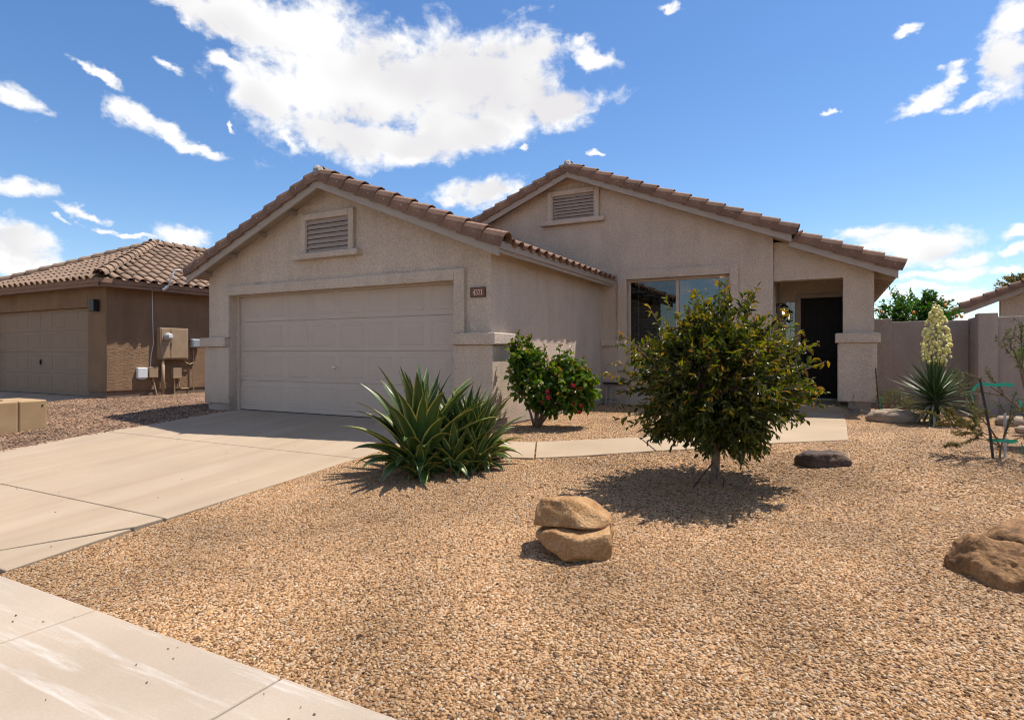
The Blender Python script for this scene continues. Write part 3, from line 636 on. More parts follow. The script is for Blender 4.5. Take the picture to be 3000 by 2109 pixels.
# wainscot pillars with caps
for (x0, x1, y0, y1, zb, cx0, cx1, cy0, cy1, cz) in (
        (-10.62, DX0 + .004, 7.37, 7.92, .125, -10.69, DX0 - .035, 7.31, 7.98, 1.19),
        (DX1 - .004, -4.235, 7.37, 7.93, .10, DX1 - .012, -4.165, 7.31, 7.96, 1.19),
        (.127, .733, 12.20, 12.82, .205, .088, .782, 12.15, 12.86, 1.255)):
    p = box('pillar', M['stucco'], house, x0, x1, y0, y1, zb, cz, .014); box('cap', M['stucco'], p, cx0, cx1, cy0, cy1, cz, cz + .172, .016)
box('foundation', M['found'], house, -10.55, DX0 - .02, 7.41, 7.9, -.1, .127); box('foundation', M['found'], house, DX1 + .02, -4.28, 7.41, 7.9, -.1, .102)
p = box('pillar', M['stucco'], house, XR + .001, WX0 - .2, YM - .06, YM + .05, .1, 1.22, .012); box('cap', M['stucco'], p, XR + .002, WX0 - .17, YM - .12, YM + .05, 1.22, 1.36, .012)
# garage door trim
box('door_trim', M['stucco'], house, DX0 - .195, DX0 + .002, 7.372, 7.50, 1.362, DZ + .165, .012)
box('door_trim', M['stucco'], house, DX1 - .002, DX1 + .185, 7.372, 7.50, 1.362, DZ + .165, .012)
box('door_trim', M['stucco'], house, DX0 + .002, DX1 - .002, 7.373, 7.50, DZ - .005, DZ + .1655, .012)
# garage door
gd = MB(); n = 4; h = (DZ + .04) / 4
for i in range(n): gd.box(DX0, DX1, 7.59, 7.64, .012 + i * h + .003, .012 + (i + 1) * h - .003)
gd.box(DX0, DX1, 7.605, 7.66, .02, DZ + .05)
gdo = gd.build('garage_door', M['gdoor'], house, bevel=.004)
def panel_mesh(w, hh, mat, name='panel', b=.022, d=.013):
    mb = MB()
    r = lambda k, z: [(k, z, k), (w - k, z, k), (w - k, z, hh - k), (k, z, hh - k)]
    mb.v = r(0, 0) + r(.006, .010) + r(.006 + b, -.004) + r(.02 + b, -.004)
    mb.v = r(0, -.0015) + r(.010, .009) + r(.030, -d * .4) + r(.034, -d * .4)
    for q in range(3):
        for i in range(4): mb.f.append((q * 4 + i, q * 4 + (i + 1) % 4, q * 4 + 4 + (i + 1) % 4, q * 4 + 4 + i))
    mb.f.append((12, 13, 14, 15))
    return mb.mesh(name, mat)
# each raised panel: a moulded lip that stands out of the section, with a flat field
def raised(w, hh, mat):
    mb = MB(); r = lambda k, y: [(k, y, k), (w - k, y, k), (w - k, y, hh - k), (k, y, hh - k)]
    mb.v = r(0, .001) + r(.010, -.0045) + r(.018, -.0045) + r(.030, -.0015) + r(.036, -.0015) + r(.07, -.004)
    for q in range(5):
        for i in range(4): mb.f.append((q * 4 + i, q * 4 + (i + 1) % 4, q * 4 + 4 + (i + 1) % 4, q * 4 + 4 + i))
    mb.f.append((20, 21, 22, 23)); return mb.mesh('panel', mat)
pw = (DX1 - DX0) / 8; pm = raised(pw - .12, h - .17, M['gdoor'])
for i in range(4):
    for k in range(8): place('panel', pm, gdo, Matrix.Translation((DX0 + k * pw + .06, 7.59, .012 + i * h + .085)))
box('bottom_seal', M['rubber'], gdo, DX0, DX1, 7.585, 7.65, -.002, .018)
for (a, b) in ((DX0, DX0 + .07), (DX1 - .07, DX1)): box('door_stop', M['gdoor'], gdo, a, b, 7.545, 7.588, .0, DZ, .004)
box('door_stop', M['gdoor'], gdo, DX0 + .07, DX1 - .07, 7.545, 7.588, DZ - .03, DZ, .004)
lk = MB().lathe([(.001, -.018), (.02, -.016), (.028, -.004), (.028, 0)], (-7.47, 7.585, .83), 12, 'y'); lk.box(-7.53, -7.41, 7.56, 7.572, .823, .837)
lk.build('lock_handle', M['steel'], gdo)

# gable vents
def vent(x0, x1, z0, z1, y, nsl):
    fr = MB(); b = .115; yf = y - .065
    fr.box(x0, x0 + b, yf, y + .02, z0, z1); fr.box(x1 - b, x1, yf, y + .02, z0, z1); fr.box(x0 + b, x1 - b, yf + .001, y + .02, z1 - b * .95, z1 - .001)
    v = fr.build('gable_vent', M['stucco'], house, bevel=.01)
    box('sill', M['stucco'], v, x0 - .14, x1 + .13, y - .12, y + .02, z0 - .10, z0 - .002, .01)
    box('backing', M['dark'], v, x0 + b, x1 - b, y - .006, y + .001, z0, z1 - b * .95)
    box('louver_frame', M['louver'], v, x0 + b, x0 + b + .035, yf + .012, y - .006, z0, z1 - b * .95)
    hh = (z1 - b * .95 - z0) / nsl
    sm = MB().add([(0, 0, 0), (1, 0, 0), (1, .012, .002), (0, .012, .002), (0, .034, hh * 1.0), (1, .034, hh * 1.0), (1, .046, hh * 1.0), (0, .046, hh * 1.0)], [(0, 1, 5, 4), (3, 7, 6, 2), (0, 3, 2, 1), (4, 5, 6, 7)]).mesh('louver_slat', M['louver'])
    for k in range(nsl): place('louver_slat', sm, v, Matrix.Translation((x0 + b + .036, yf + .012, z0 + k * hh)) @ Matrix.Diagonal((x1 - x0 - 2 * b - .037, 1, 1, 1)))
vent(-8.05, -6.85, 2.765, 3.445, YW, 7)
vent(-5.565, -4.355, 3.995, 4.655, YM, 8)

# window
wt = .195; yf = YM - .055
wtm = MB(); wtm.box(WX0 - wt, WX0, yf, YM + .03, .70, WZ1 + .18); wtm.box(WX1, WX1 + .165, yf, YM + .03, .70, WZ1 + .18); wtm.box(WX0, WX1, yf + .001, YM + .03, WZ1, WZ1 + .179); wtm.box(WX0 - .001, WX1 + .001, yf - .03, YM + .03, .66, WZ0 - .01)
win = wtm.build('window', M['stucco'], house, bevel=.01)
fy0, fy1 = YM + .085, YM + .15; fb = .05; xm = (WX0 + WX1) / 2
f = MB(); f.box(WX0, WX0 + fb, fy0, fy1, WZ0, WZ1); f.box(WX1 - fb, WX1, fy0, fy1, WZ0, WZ1); f.box(WX0 + fb, WX1 - fb, fy0 + .001, fy1, WZ1 - fb, WZ1); f.box(WX0 + fb, WX1 - fb, fy0 + .001, fy1, WZ0, WZ0 + fb)
f.box(xm - .028, xm + .028, fy0 - .01, fy1, WZ0 + fb, WZ1 - fb)
f.build('window_frame', M['winframe'], win, bevel=.005)
for (a, b) in ((WX0 + fb, xm - .028), (xm + .028, WX1 - fb)):
    box('pane', M['glass'] if a < xm - .1 else M['glass_b'], win, a, b, fy0 + .03, fy0 + .036, WZ0 + fb, WZ1 - fb)
    mu = MB(); z0, z1 = WZ0 + fb, WZ1 - fb
    for q in (.165, b - a - .165): mu.box(a + q - .007, a + q + .007, fy0 + .040, fy0 + .046, z0, z1)
    for q in (z1 - .2, z0 + .2): mu.box(a, b, fy0 + .0405, fy0 + .0455, q - .007, q + .007)
    mu.build('grille', M['muntin'], win)
bl = MB()
for k in range(52):
    z = WZ0 + .05 + k * .0335; bl.add([(WX0 + .06, fy1 + .02, z), (xm - .03, fy1 + .02, z), (xm - .03, fy1 + .045, z + .016), (WX0 + .06, fy1 + .045, z + .016), (WX0 + .06, fy1 + .02, z + .002), (xm - .03, fy1 + .02, z + .002), (xm - .03, fy1 + .045, z + .018), (WX0 + .06, fy1 + .045, z + .018)], [(0, 1, 2, 3), (4, 7, 6, 5), (0, 4, 5, 1), (3, 2, 6, 7)])
tag(bl.build('blinds', M['blind'], win), kind='stuff')
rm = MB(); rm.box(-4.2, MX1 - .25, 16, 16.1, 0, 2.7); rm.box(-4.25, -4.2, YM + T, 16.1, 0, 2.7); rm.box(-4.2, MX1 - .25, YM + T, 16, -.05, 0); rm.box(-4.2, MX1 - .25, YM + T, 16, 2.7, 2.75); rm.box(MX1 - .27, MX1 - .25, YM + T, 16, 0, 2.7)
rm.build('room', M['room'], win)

# front door with sidelight
dr = MB(); dr.box(-.62, -.53, 13.76, 13.84, .15, 2.29); dr.box(.33, .40, 13.76, 13.84, .15, 2.29); dr.box(-.53, .33, 13.761, 13.84, 2.21, 2.29)
dro = dr.build('front_door', M['trim'], house, bevel=.005)
ds = MB(); ds.box(-.53, -.46, 13.77, 13.80, .152, 2.21); ds.box(.26, .33, 13.77, 13.80, .152, 2.21); ds.box(-.46, .26, 13.771, 13.80, 2.12, 2.21); ds.box(-.46, .26, 13.771, 13.80, .152, .32); ds.box(-.46, .26, 13.771, 13.80, 1.08, 1.16)
ds.build('security_door_frame', M['sdoor'], dro, bevel=.004)
bm_ = MB().box(0, .136, 0, .01, 0, 1).mesh('door_board', M['sdoor'])
for (z0, z1) in ((.32, 1.08), (1.16, 2.12)):
    for k in range(5): place('door_board', bm_, dro, Matrix.Translation((-.459 + k * .144, 13.785 + .002 * (k % 2), z0)) @ Matrix.Diagonal((1, 1, z1 - z0, 1)))
box('backing', M['dark'], dro, -.53, .33, 13.80, 13.83, .152, 2.21)
hd = MB().lathe([(.02, -.04), (.026, -.03), (.026, 0)], (-.44, 13.77, 1.19), 12, 'y'); hd.tube([(-.44, 13.72, 1.19), (-.40, 13.715, 1.19), (-.31, 13.715, 1.185)], .011, 8); MB().lathe([(.008, -.022), (.02, -.02), (.022, 0)], (-.44, 13.77, 1.08), 12, 'y').build('deadbolt', M['steel'], dro)
hd.build('handle', M['steel'], dro, smooth=True)
sl = MB(); sl.box(-.84, -.815, 13.83, 13.88, .16, 2.17); sl.box(-.645, -.62, 13.83, 13.88, .16, 2.17); sl.box(-.815, -.645, 13.831, 13.88, 2.14, 2.17); sl.box(-.815, -.645, 13.831, 13.88, .16, .2); sl.box(-.735, -.727, 13.845, 13.875, .2, 2.14)
slo = sl.build('sidelight', M['winframe'], house); box('pane', M['glass_b'], slo, -.815, -.645, 13.852, 13.858, .2, 2.14); box('backing', M['room'], slo, -.84, -.62, 14.15, 14.2, .16, 2.17)

# roofs: decks, boards, tiles
dk = .10
def deck(name, poly, y0, y1): return MB().prism_y(poly, y0, y1).build(name, M['soffit'], house)
gE0, gE1 = -10.80, -4.05
groof = deck('garage_roof', [(gE0, zg(gE0)), (-7.42, zg(-7.42)), (gE1, zg(gE1)), (gE1, zg(gE1) + dk), (-7.42, zg(-7.42) + dk), (gE0, zg(gE0) + dk)], 7.19, 12.18)
mE0, mE1 = -10.80, -.64
mroof = deck('main_roof', [(mE0, zm(mE0)), (-5, zm(-5)), (mE1, zm(mE1)), (mE1, zm(mE1) + dk), (-5, zm(-5) + dk), (mE0, zm(mE0) + dk)], 11.96, 22.3)
pE1 = 1.0
proof = deck('porch_roof', [(-.94, zp(-.94)), (pE1, zp(pE1)), (pE1, zp(pE1) + dk), (-.94, zp(-.94) + dk)], 12.06, 22.3)
bt = .045
def barge(par, x0, x1, zf, y, lo=-.085, hi=.075):
    MB().prism_y([(x0, zf(x0) + lo), (x1, zf(x1) + lo), (x1, zf(x1) + hi), (x0, zf(x0) + hi)], y - bt, y - .001).build('barge_board', M['trim'], par, bevel=.004)
barge(groof, gE0 - .04, -7.42, zg, 7.19); barge(groof, -7.419, gE1 + .04, zg, 7.19)
barge(mroof, -9.0, -5.0, zm, 11.96); barge(mroof, -4.999, mE1 + .03, zm, 11.96); barge(proof, -.655, pE1 + .03, zp, 12.06)
# eave boards in two steps along the garage side
ez = zg(gE1)
box('eave_board', M['trim'], groof, gE1 + .001, gE1 + .035, 7.191, 12.05, ez - .045, ez + .03, .004)
box('eave_board', M['trim'], groof, gE1 + .036, gE1 + .065, 7.15, 12.05, ez + .005, ez + .115, .004)
pz = zp(pE1); box('eave_board', M['trim'], proof, pE1 + .001, pE1 + .035, 12.07, 22.3, pz - .05, pz + .10, .004)
# look-outs under the left rake, rafter tails under the porch eave
for x in (-10.5, -9.75, -8.98, -8.2): box('lookout', M['soffit'], groof, x - .02, x + .02, 7.192, YW, zg(x) - .085, zg(x) - .01)
for k in range(16): yy = 12.5 + k * .61; MB().prism_y([(.70, zp(.70) - .14), (pE1, zp(pE1) - .10), (pE1, zp(pE1) - .003), (.70, zp(.70) - .003)], yy, yy + .045).build('rafter_tail', M['soffit'], proof)
# tiles
Ur, Nr = Vector((-cT, 0, sT)), Vector((sT, 0, cT)); Ul, Nl = Vector((cT, 0, sT)), Vector((-sT, 0, cT)); OUT = Vector((0, -1, 0))
tile_patch(groof, (gE1 + .10, 7.31, ez + dk - .03), (0, 1, 0), Ur, 4.78, 3.70, ME['a'])
tile_joined(groof, (gE0 - .08, 12.1, zg(gE0) + dk - .02), (0, -1, 0), Ul, 4.8, 3.7, M['tile_join'])
zt = dk - .005
rake_row(groof, Vector((gE1 + .10, 7.195, zg(gE1 + .10) + zt)), Ur, Nr, OUT, 3.47 / cT, ME['a'])
rake_row(groof, Vector((gE0 - .06, 7.195, zg(gE0 - .06) + zt)), Ul, Nl, OUT, 3.44 / cT, ME['a'])
rake_row(mroof, Vector((mE1 + .10, 11.965, zm(mE1 + .10) + zt)), Ur, Nr, OUT, 4.46 / cT, ME['a'])
rake_row(mroof, Vector((-5 - 9.4 * PIT * cT, 11.965, zm(-5 - 9.4 * PIT * cT) + zt)), Ul, Nl, OUT, 9.4 * PIT, ME['a'])
rake_row(proof, Vector((pE1 + .10, 12.065, zp(pE1 + .10) + zt)), Ur, Nr, OUT, 5.15 * PIT, ME['a'])
ridge_row(groof, (-7.42, 7.22, zg(-7.42) + dk + .045), (-7.42, 12.2, zg(-7.42) + dk + .045), (0, 0, 1), ME['a'])
ridge_row(mroof, (-5, 11.99, zm(-5) + dk + .045), (-5, 22.2, zm(-5) + dk + .045), (0, 0, 1), ME['a'])
tile_joined(mroof, (mE1 + .08, 12.08, zm(mE1) + dk - .02), (0, 1, 0), Ur, 10, 4.8, M['tile_join'])
tile_joined(proof, (pE1 + .08, 12.18, zp(pE1) + dk - .02), (0, 1, 0), Ur, 10, 1.75, M['tile_join'])
# mortar at the two gable tips
for (par, x, y, z) in ((groof, -7.42, 7.13, zg(-7.42) + dk), (mroof, -5, 11.9, zm(-5) + dk)):
    bm = bmesh.new(); bmesh.ops.create_icosphere(bm, subdivisions=3, radius=1)
    for v in bm.verts:
        k = 1 + .25 * mnoise.noise(v.co * 2.1 + Vector((x, 0, 0))); v.co = Vector((v.co.x * .075, v.co.y * .10, v.co.z * .10)) * k + Vector((x + .01, y + .04, z + .085))
    me = bpy.data.meshes.new('mortar'); bm.to_mesh(me); bm.free(); me.materials.append(M['mortar']); link_mesh('mortar', me, par)

# house number
hn = empty('house_number_plaque', (-4.50, YW, 1.95), 'brown plaque with the number 4321 on the wall right of the garage door', 'sign')
px0, px1, pz0, pz1 = -4.605, -4.375, 1.885, 2.015
px0, px1 = -4.62, -4.385
box('plate', M['plaque'], hn, px0, px1, YW - .018, YW - .001, pz0, pz1, .003)
rim = MB(); rim.box(px0 - .008, px0 + .004, YW - .024, YW - .001, pz0 - .008, pz1 + .008); rim.box(px1 - .004, px1 + .008, YW - .024, YW - .001, pz0 - .008, pz1 + .008); rim.box(px0 + .004, px1 - .004, YW - .0235, YW - .001, pz1 - .004, pz1 + .008); rim.box(px0 + .004, px1 - .004, YW - .0235, YW - .001, pz0 - .008, pz0 + .004)
rim.build('rim', M['plaque_rim'], hn)
STR = {'4': [[(.55, 0), (.55, 1), (.02, .32), (.75, .32)], [(.38, 0), (.72, 0)]],
       '3': [[(.08, .86), (.25, .99), (.45, 1), (.6, .88), (.6, .72), (.45, .58), (.28, .55), (.5, .5), (.66, .36), (.64, .16), (.48, .02), (.26, 0), (.06, .12)]],
       '2': [[(.06, .78), (.14, .93), (.34, 1), (.55, .93), (.62, .74), (.52, .52), (.05, .02), (.68, .02), (.70, .14)]],
       '1': [[(.12, .84), (.34, 1), (.34, 0)], [(.14, 0), (.54, 0)]]}
dx = px0 + .036; hgt = .070; wd = .050
for i, ch in enumerate('4321'):
    mb = MB()
    for st in STR[ch]: mb.tube([(dx + a * wd, YW - .0195, pz0 + .032 + b * hgt) for a, b in st], .0034, 6)
    mb.build('digit', M['digit'], hn); dx += .043

# porch lantern
la = empty('wall_lantern', (-.94, 12.98, 1.9), 'lit black wall lantern with clear glass beside the front door', 'lantern')
lx, ly, lz = -.80, 12.98, 1.80
m = MB().box(-.938, -.92, ly - .05, ly + .05, 1.86, 2.06); m.tube([(-.93, ly, 2.0), (-.86, ly, 2.06), (lx, ly, 2.05)], .01, 8)
m.build('bracket', M['blackmetal'], la)
m = MB().lathe([(.012, .25), (.03, .235), (.085, .19), (.09, .175), (.075, .17)], (lx, ly, lz), 12); m.lathe([(.07, 0), (.08, -.01), (.03, -.035), (.008, -.05)], (lx, ly, lz), 12)
for k in range(6): t = k * math.pi / 3; m.tube([(lx + .072 * math.cos(t), ly + .072 * math.sin(t), lz), (lx + .076 * math.cos(t), ly + .076 * math.sin(t), lz + .172)], .005, 5)
m.build('cage', M['blackmetal'], la)
MB().lathe([(.005, .03), (.026, .05), (.034, .085), (.026, .115), (.012, .14)], (lx, ly, lz), 12).build('bulb', M['bulb'], la, smooth=True)

# hose bib pipes at the recess beside the window
pp = empty('pipe_assembly', (-3.85, 11.9, 0), 'grey water pipes with valve standing at the wall left of the window', 'pipes')
m = MB()
for (x, z) in ((-4.12, .40), (-4.02, .33), (-3.68, .33)): m.tube([(x, 11.93, -.05), (x, 11.93, z)], .014, 8)
m.tube([(-4.12, 11.93, .40), (-3.66, 11.93, .42)], .014, 8); m.tube([(-4.02, 11.93, .33), (-3.68, 11.93, .33)], .012, 8)
m.build('pipe', M['trim'], pp); m = MB().lathe([(.02, .0), (.03, .02), (.03, .07), (.015, .09)], (-3.84, 11.93, .33), 10); m.box(-3.9, -3.78, 11.92, 11.94, .45, .47); m.build('valve', M['trim'], pp); MB().box(-4.17, -3.64, 11.86, 12.0, .43, .47).build('cover', M['blackmetal'], pp)

# ------------------------------------------------------------------ neighbour on the left
NX, NY = -15.2, 8.02
nh = empty('neighbour_house', (-18, 10, 0), 'brown stucco neighbouring house with hipped tan tile roof, left of the garage', 'house')
w = MB(); w.box(-21.6, -21.0, NY, NY + .2, 0, 2.68); w.box(-16.02, NX, NY, NY + .2, .14, 2.68); w.box(-21.0, -16.02, NY, NY + .2, 2.2, 2.68); w.box(NX - .2, NX, NY + .2, 24, .14, 2.68); w.box(-21.6, -21.4, NY + .2, 24, 0, 2.68)
w.build('wall', M['stucco_n'], nh, bevel=.012)
w = MB(); w.box(-16.0, NX - .02, NY + .02, NY + .19, -.1, .14); w.box(NX - .19, NX - .02, NY + .19, 24, -.1, .14); w.build('foundation', M['found_n'], nh)
box('wall_patch', M['stucco_n'], nh, NX - .05, NX + .012, NY + .002, NY + .80, .16, 1.42, .01)
h2 = 2.2 / 4; gm = MB()
for i in range(4): gm.box(-21.0, -16.02, NY + .14, NY + .19, .01 + i * h2 + .004, .01 + (i + 1) * h2 - .004)
gm.box(-21.0, -16.02, NY + .15, NY + .2, .02, 2.2)
ngd = gm.build('garage_door', M['gdoor_n'], nh, bevel=.004)
pw2 = 4.98 / 8; pm2 = raised(pw2 - .12, h2 - .17, M['gdoor_n'])
for i in range(4):
    for k in range(8): place('panel', pm2, ngd, Matrix.Translation((-21.0 + k * pw2 + .06, NY + .14, .01 + i * h2 + .085)))
MB().box(-18.56, -18.52, NY + .10, NY + .135, .78, .9).build('lock_handle', M['blackmetal'], ngd)
box('bottom_seal', M['rubber'], ngd, -21, -16.02, NY + .13, NY + .18, -.005, .014)
# hipped roof
eX, eY, a = -14.88, 7.70, 3.15; ze = 2.80; NS = .475; nth = math.atan(NS); cN, sN = math.cos(nth), math.sin(nth)
za = ze + a * NS
rv = [(eX, eY, ze), (eX - 2 * a, eY, ze), (eX - a, eY + a, za), (eX - a, 24, za), (eX, 24, ze), (eX - 2 * a, 24, ze)]
rv += [(x, y, z - .1) for x, y, z in rv]
nroof = MB().add(rv, [(1, 0, 2), (0, 4, 3, 2), (5, 1, 2, 3), (7, 8, 6), (6, 8, 9, 10), (11, 9, 8, 7), (0, 1, 7, 6), (4, 0, 6, 10), (1, 5, 11, 7)]).build('roof', M['trim_n'], nh)
fb_ = MB(); fb_.box(eX - 2 * a - .03, eX + .03, eY - .03, eY - .001, ze - .17, ze - .015); fb_.box(eX - 2 * a - .05, eX + .05, eY - .055, eY - .031, ze - .09, ze + .02); fb_.build('fascia', M['trim_n'], nroof, bevel=.004)
fb_ = MB(); fb_.box(eX + .001, eX + .03, eY - .03, 24, ze - .171, ze - .016); fb_.box(eX + .031, eX + .055, eY - .055, 24, ze - .091, ze + .019); fb_.build('fascia', M['trim_n'], nroof, bevel=.004)
sf = MB(); sf.box(eX - 2 * a, NX, eY, NY, ze - .14, ze - .115); sf.box(NX, eX, eY, 24, ze - .141, ze - .116); sf.build('soffit', M['trim_n'], nroof)
off = .02
tile_patch(nroof, (eX - 2 * a, eY - .08, ze - .02), (1, 0, 0), (0, cN, sN), 2 * a, a / cN + .1, ME['b'], lambda p, q: q * cN < min(p, 2 * a - p) + .02)
tile_patch(nroof, (eX + .08, eY, ze - .02), (0, 1, 0), (-cN, 0, sN), 5.9, a / cN + .1, ME['b'], lambda p, q: q * cN < p + .02)
tile_joined(nroof, (eX + .08, eY + 5.88, ze - .02), (0, 1, 0), (-cN, 0, sN), 9, a / cN + .05, M['tile_n'])
ridge_row(nroof, (eX + .02, eY - .02, ze + .075), (eX - a, eY + a, za + .075), (0, 0, 1), ME['b'])
ridge_row(nroof, (eX - 2 * a - .02, eY - .02, ze + .075), (eX - a, eY + a, za + .075), (0, 0, 1), ME['b'])
ridge_row(nroof, (eX - a, eY + a - .1, za + .08), (eX - a, 20, za + .08), (0, 0, 1), ME['b'])
# lamp and services on its walls
lm = empty('wall_lamp', (-15.55, NY, 2.2), 'dark box lamp on the corner pier of the brown neighbouring garage', 'lamp')
box('housing', M['blackmetal'], lm, -15.68, -15.46, NY - .15, NY - .02, 2.08, 2.36, .012); box('back_plate', M['blackmetal'], lm, -15.64, -15.50, NY - .02, NY - .001, 2.14, 2.30)
ep = empty('electric_panel', (NX, 9.6, 1.3), 'tan electric service panel with round meter on the brown side wall', 'electric panel')
box('cabinet', M['panelbox'], ep, NX + .001, NX + .15, 9.22, 9.98, .92, 1.73, .008); box('cover', M['panelbox'], ep, NX + .151, NX + .17, 9.50, 9.95, .95, 1.70, .006); box('cover', M['panelbox'], ep, NX + .151, NX + .165, 9.25, 9.485, .95, 1.70, .006)
MB().lathe([(.10, .0), (.10, .05), (.085, .06), (.085, .12), (.07, .145), (.02, .15)], (NX + .165, 9.40, 1.50), 20, 'x').build('meter', M['galv'], ep, smooth=True)
box('meter_dial', M['white'], ep, NX + .312, NX + .32, 9.35, 9.45, 1.47, 1.54)
m = MB().tube([(NX + .08, 9.34, -.05), (NX + .08, 9.34, .92)], .042, 10); m.build('conduit', M['panelbox'], ep, smooth=True)
box('latch', M['steel'], ep, NX + .171, NX + .19, 9.495, 9.52, 1.27, 1.38)
wb = empty('service_box', (NX, 8.80, .6), 'white plastic telephone box low on the brown side wall', 'service box'); box('cover', M['white'], wb, NX + .001, NX + .09, 8.70, 8.95, .45, .72, .02); box('cap', M['greyplastic'], wb, NX + .005, NX + .08, 8.74, 8.90, .42, .449)
tb = empty('service_box', (NX, 9.03, .6), 'tan cable box beside the white telephone box on the wall', 'service box'); box('cover', M['panelbox'], tb, NX + .001, NX + .11, 8.975, 9.20, .46, .73, .008)
MB().tube([(NX + .05, 9.10, .46), (NX + .06, 9.12, .3), (NX + .10, 9.18, -.03)], .02, 8).build('conduit', M['panelbox'], tb)
MB().tube([(NX + .016, 9.06, .73), (NX + .018, 9.07, 1.0), (NX + .016, 9.13, 1.3), (NX + .014, 9.10, 2.66)], .009, 6).build('cable', M['white'], tb)
sb2 = empty('service_box', (NX, 9.68, .55), 'small tan conduit box below the electric panel', 'service box'); box('cover', M['panelbox'], sb2, NX + .001, NX + .1, 9.60, 9.83, .42, .70, .006)
m = MB().tube([(NX + .05, 9.66, -.03), (NX + .05, 9.66, .42)], .02, 8); m.tube([(NX + .05, 9.78, .42), (NX + .05, 9.78, .2), (NX + .05, 9.85, .14), (NX + .05, 10.05, .14)], .018, 8); m.build('conduit', M['panelbox'], sb2)
gb = empty('service_box', (NX, 10.2, 1.4), 'grey utility box on a thin pipe right of the electric panel', 'service box'); box('cover', M['greyplastic'], gb, NX + .03, NX + .17, 10.08, 10.40, 1.22, 1.46, .04)
m = MB().tube([(NX + .07, 10.18, -.03), (NX + .07, 10.18, 1.23)], .016, 8); m.build('pipe', M['panelbox'], gb); m = MB().tube([(NX + .06, 9.9, .95), (NX + .07, 9.97, .82), (NX + .07, 10.08, .78), (NX + .07, 10.16, .82)], .018, 8); m.build('conduit', M['panelbox'], gb)
gmt = empty('gas_meter', (NX, 10.75, .6), 'grey gas meter peeking out beside the garage corner', 'meter'); m = MB().lathe([(.06, -.12), (.15, -.1), (.17, 0), (.15, .1), (.06, .12)], (NX + .35, 10.78, .50), 14, 'y'); m.build('body', M['greyplastic'], gmt, smooth=True)
MB().tube([(NX + .35, 10.78, -.03), (NX + .35, 10.78, .36)], .025, 8).build('pipe', M['galv'], gmt)
an = empty('antenna_mount', (eX, 9.3, 2.8), 'bent grey metal antenna mount on the neighbouring eave', 'antenna mount')
m = MB().tube([(eX + .06, 9.25, 2.70), (eX + .10, 9.30, 2.86), (eX + .12, 9.35, 3.02), (eX + .11, 9.42, 3.20)], .024, 8); m.build('mast', M['galv'], an); m = MB().tube([(eX + .11, 9.42, 3.20), (eX + .12, 9.80, 3.22)], .018, 8); m.build('arm', M['galv'], an); m = MB().tube([(eX + .04, 9.16, 2.66), (eX + .08, 9.26, 2.76)], .045, 8); m.build('foot', M['galv'], an)

def far_house(name, label, x0, x1, y0, y1, zw, ridge_dir, sl_, matw, par_tiles=True):
    h_ = empty(name, ((x0 + x1) / 2, y0, 0), label, 'house')
    MB().box(x0, x1, y0, y1, -.1, zw).build('wall', matw, h_)
    return h_
# house behind the left neighbour
fl = far_house('neighbour_house', 'far tan tile roof peeking over the hipped roof at the left edge', -36, -24.5, 15, 28, 2.7, 'x', .4, M['stucco_n'])
yr = 21.5; zr = 2.75 + 7.0 * .42
fr_ = MB().prism_x([(14.5, 2.7), (14.5, 2.8), (yr, zr + .1), (28.5, 2.8), (28.5, 2.7), (yr, zr)], -36.4, -24.1).build('roof', M['trim_n'], fl)
tf = math.atan(.42); tile_joined(fr_, (-33, 14.45, 2.79), (1, 0, 0), (0, math.cos(tf), math.sin(tf)), 8.8, 7.5, M['tile_n'])
# house on the right beyond the wall
rh = far_house('neighbour_house', 'taupe gable end of the house beyond the block wall at the right edge', 4.85, 14.0, 24.3, 36, 2.2, 'y', .43, M['stucco'])
ez2 = 2.43; rx = 9.5; zr2 = ez2 + (rx - 3.9) * .43
MB().prism_y([(4.85, 2.1), (14.0, 2.1), (14.0, 2.92), (rx, zr2 + .02), (4.85, 2.86)], 24.3, 24.5).build('gable_wall', M['stucco'], rh)
rr_ = MB().prism_y([(3.9, ez2), (rx, zr2), (15.1, ez2), (15.1, ez2 + .12), (rx, zr2 + .12), (3.9, ez2 + .12)], 23.9, 36).build('roof', M['soffit'], rh)
MB().prism_y([(3.82, ez2 - .10), (rx, zr2 - .06), (rx, zr2 + .10), (3.82, ez2 + .06)], 23.85, 23.899).build('barge_board', M['trim'], rr_)
MB().prism_y([(3.75, ez2 + .03), (rx, zr2 + .09), (rx, zr2 + .20), (3.75, ez2 + .14)], 23.82, 23.849).build('barge_board', M['trim'], rr_)
t4 = math.atan(.43)
rake_row(rr_, Vector((3.75, 23.85, ez2 + .10)), (math.cos(t4), 0, math.sin(t4)), (-math.sin(t4), 0, math.cos(t4)), OUT, 9 * PIT, ME['a'])
tile_joined(rr_, (3.85, 30, ez2 + .12), (0, -1, 0), (math.cos(t4), 0, math.sin(t4)), 6, 4, M['tile_join'])

# ------------------------------------------------------------------ block walls on the right
fw = empty('block_wall', (1.6, 14.2, 0), 'stuccoed block wall running back from the porch column', 'wall')
box('panel', M['stucco_f'], fw, .70, 2.34, 14.10, 14.26, -.1, 1.70, .012); box('post', M['stucco_f'], fw, .696, 1.10, 14.06, 14.30, -.1, 1.755, .012)
box('panel', M['stucco_f'], fw, 2.345, 2.49, 13.26, 14.27, -.1, 1.73, .012)
fw2 = empty('block_wall', (4, 13.1, 0), 'stuccoed block wall with corner post along the right edge of the yard', 'wall')
box('post', M['stucco_f'], fw2, 2.28, 2.56, 12.98, 13.25, -.1, 1.765, .014); box('panel', M['stucco_f'], fw2, 2.562, 9.0, 13.05, 13.21, -.1, 1.70, .012)

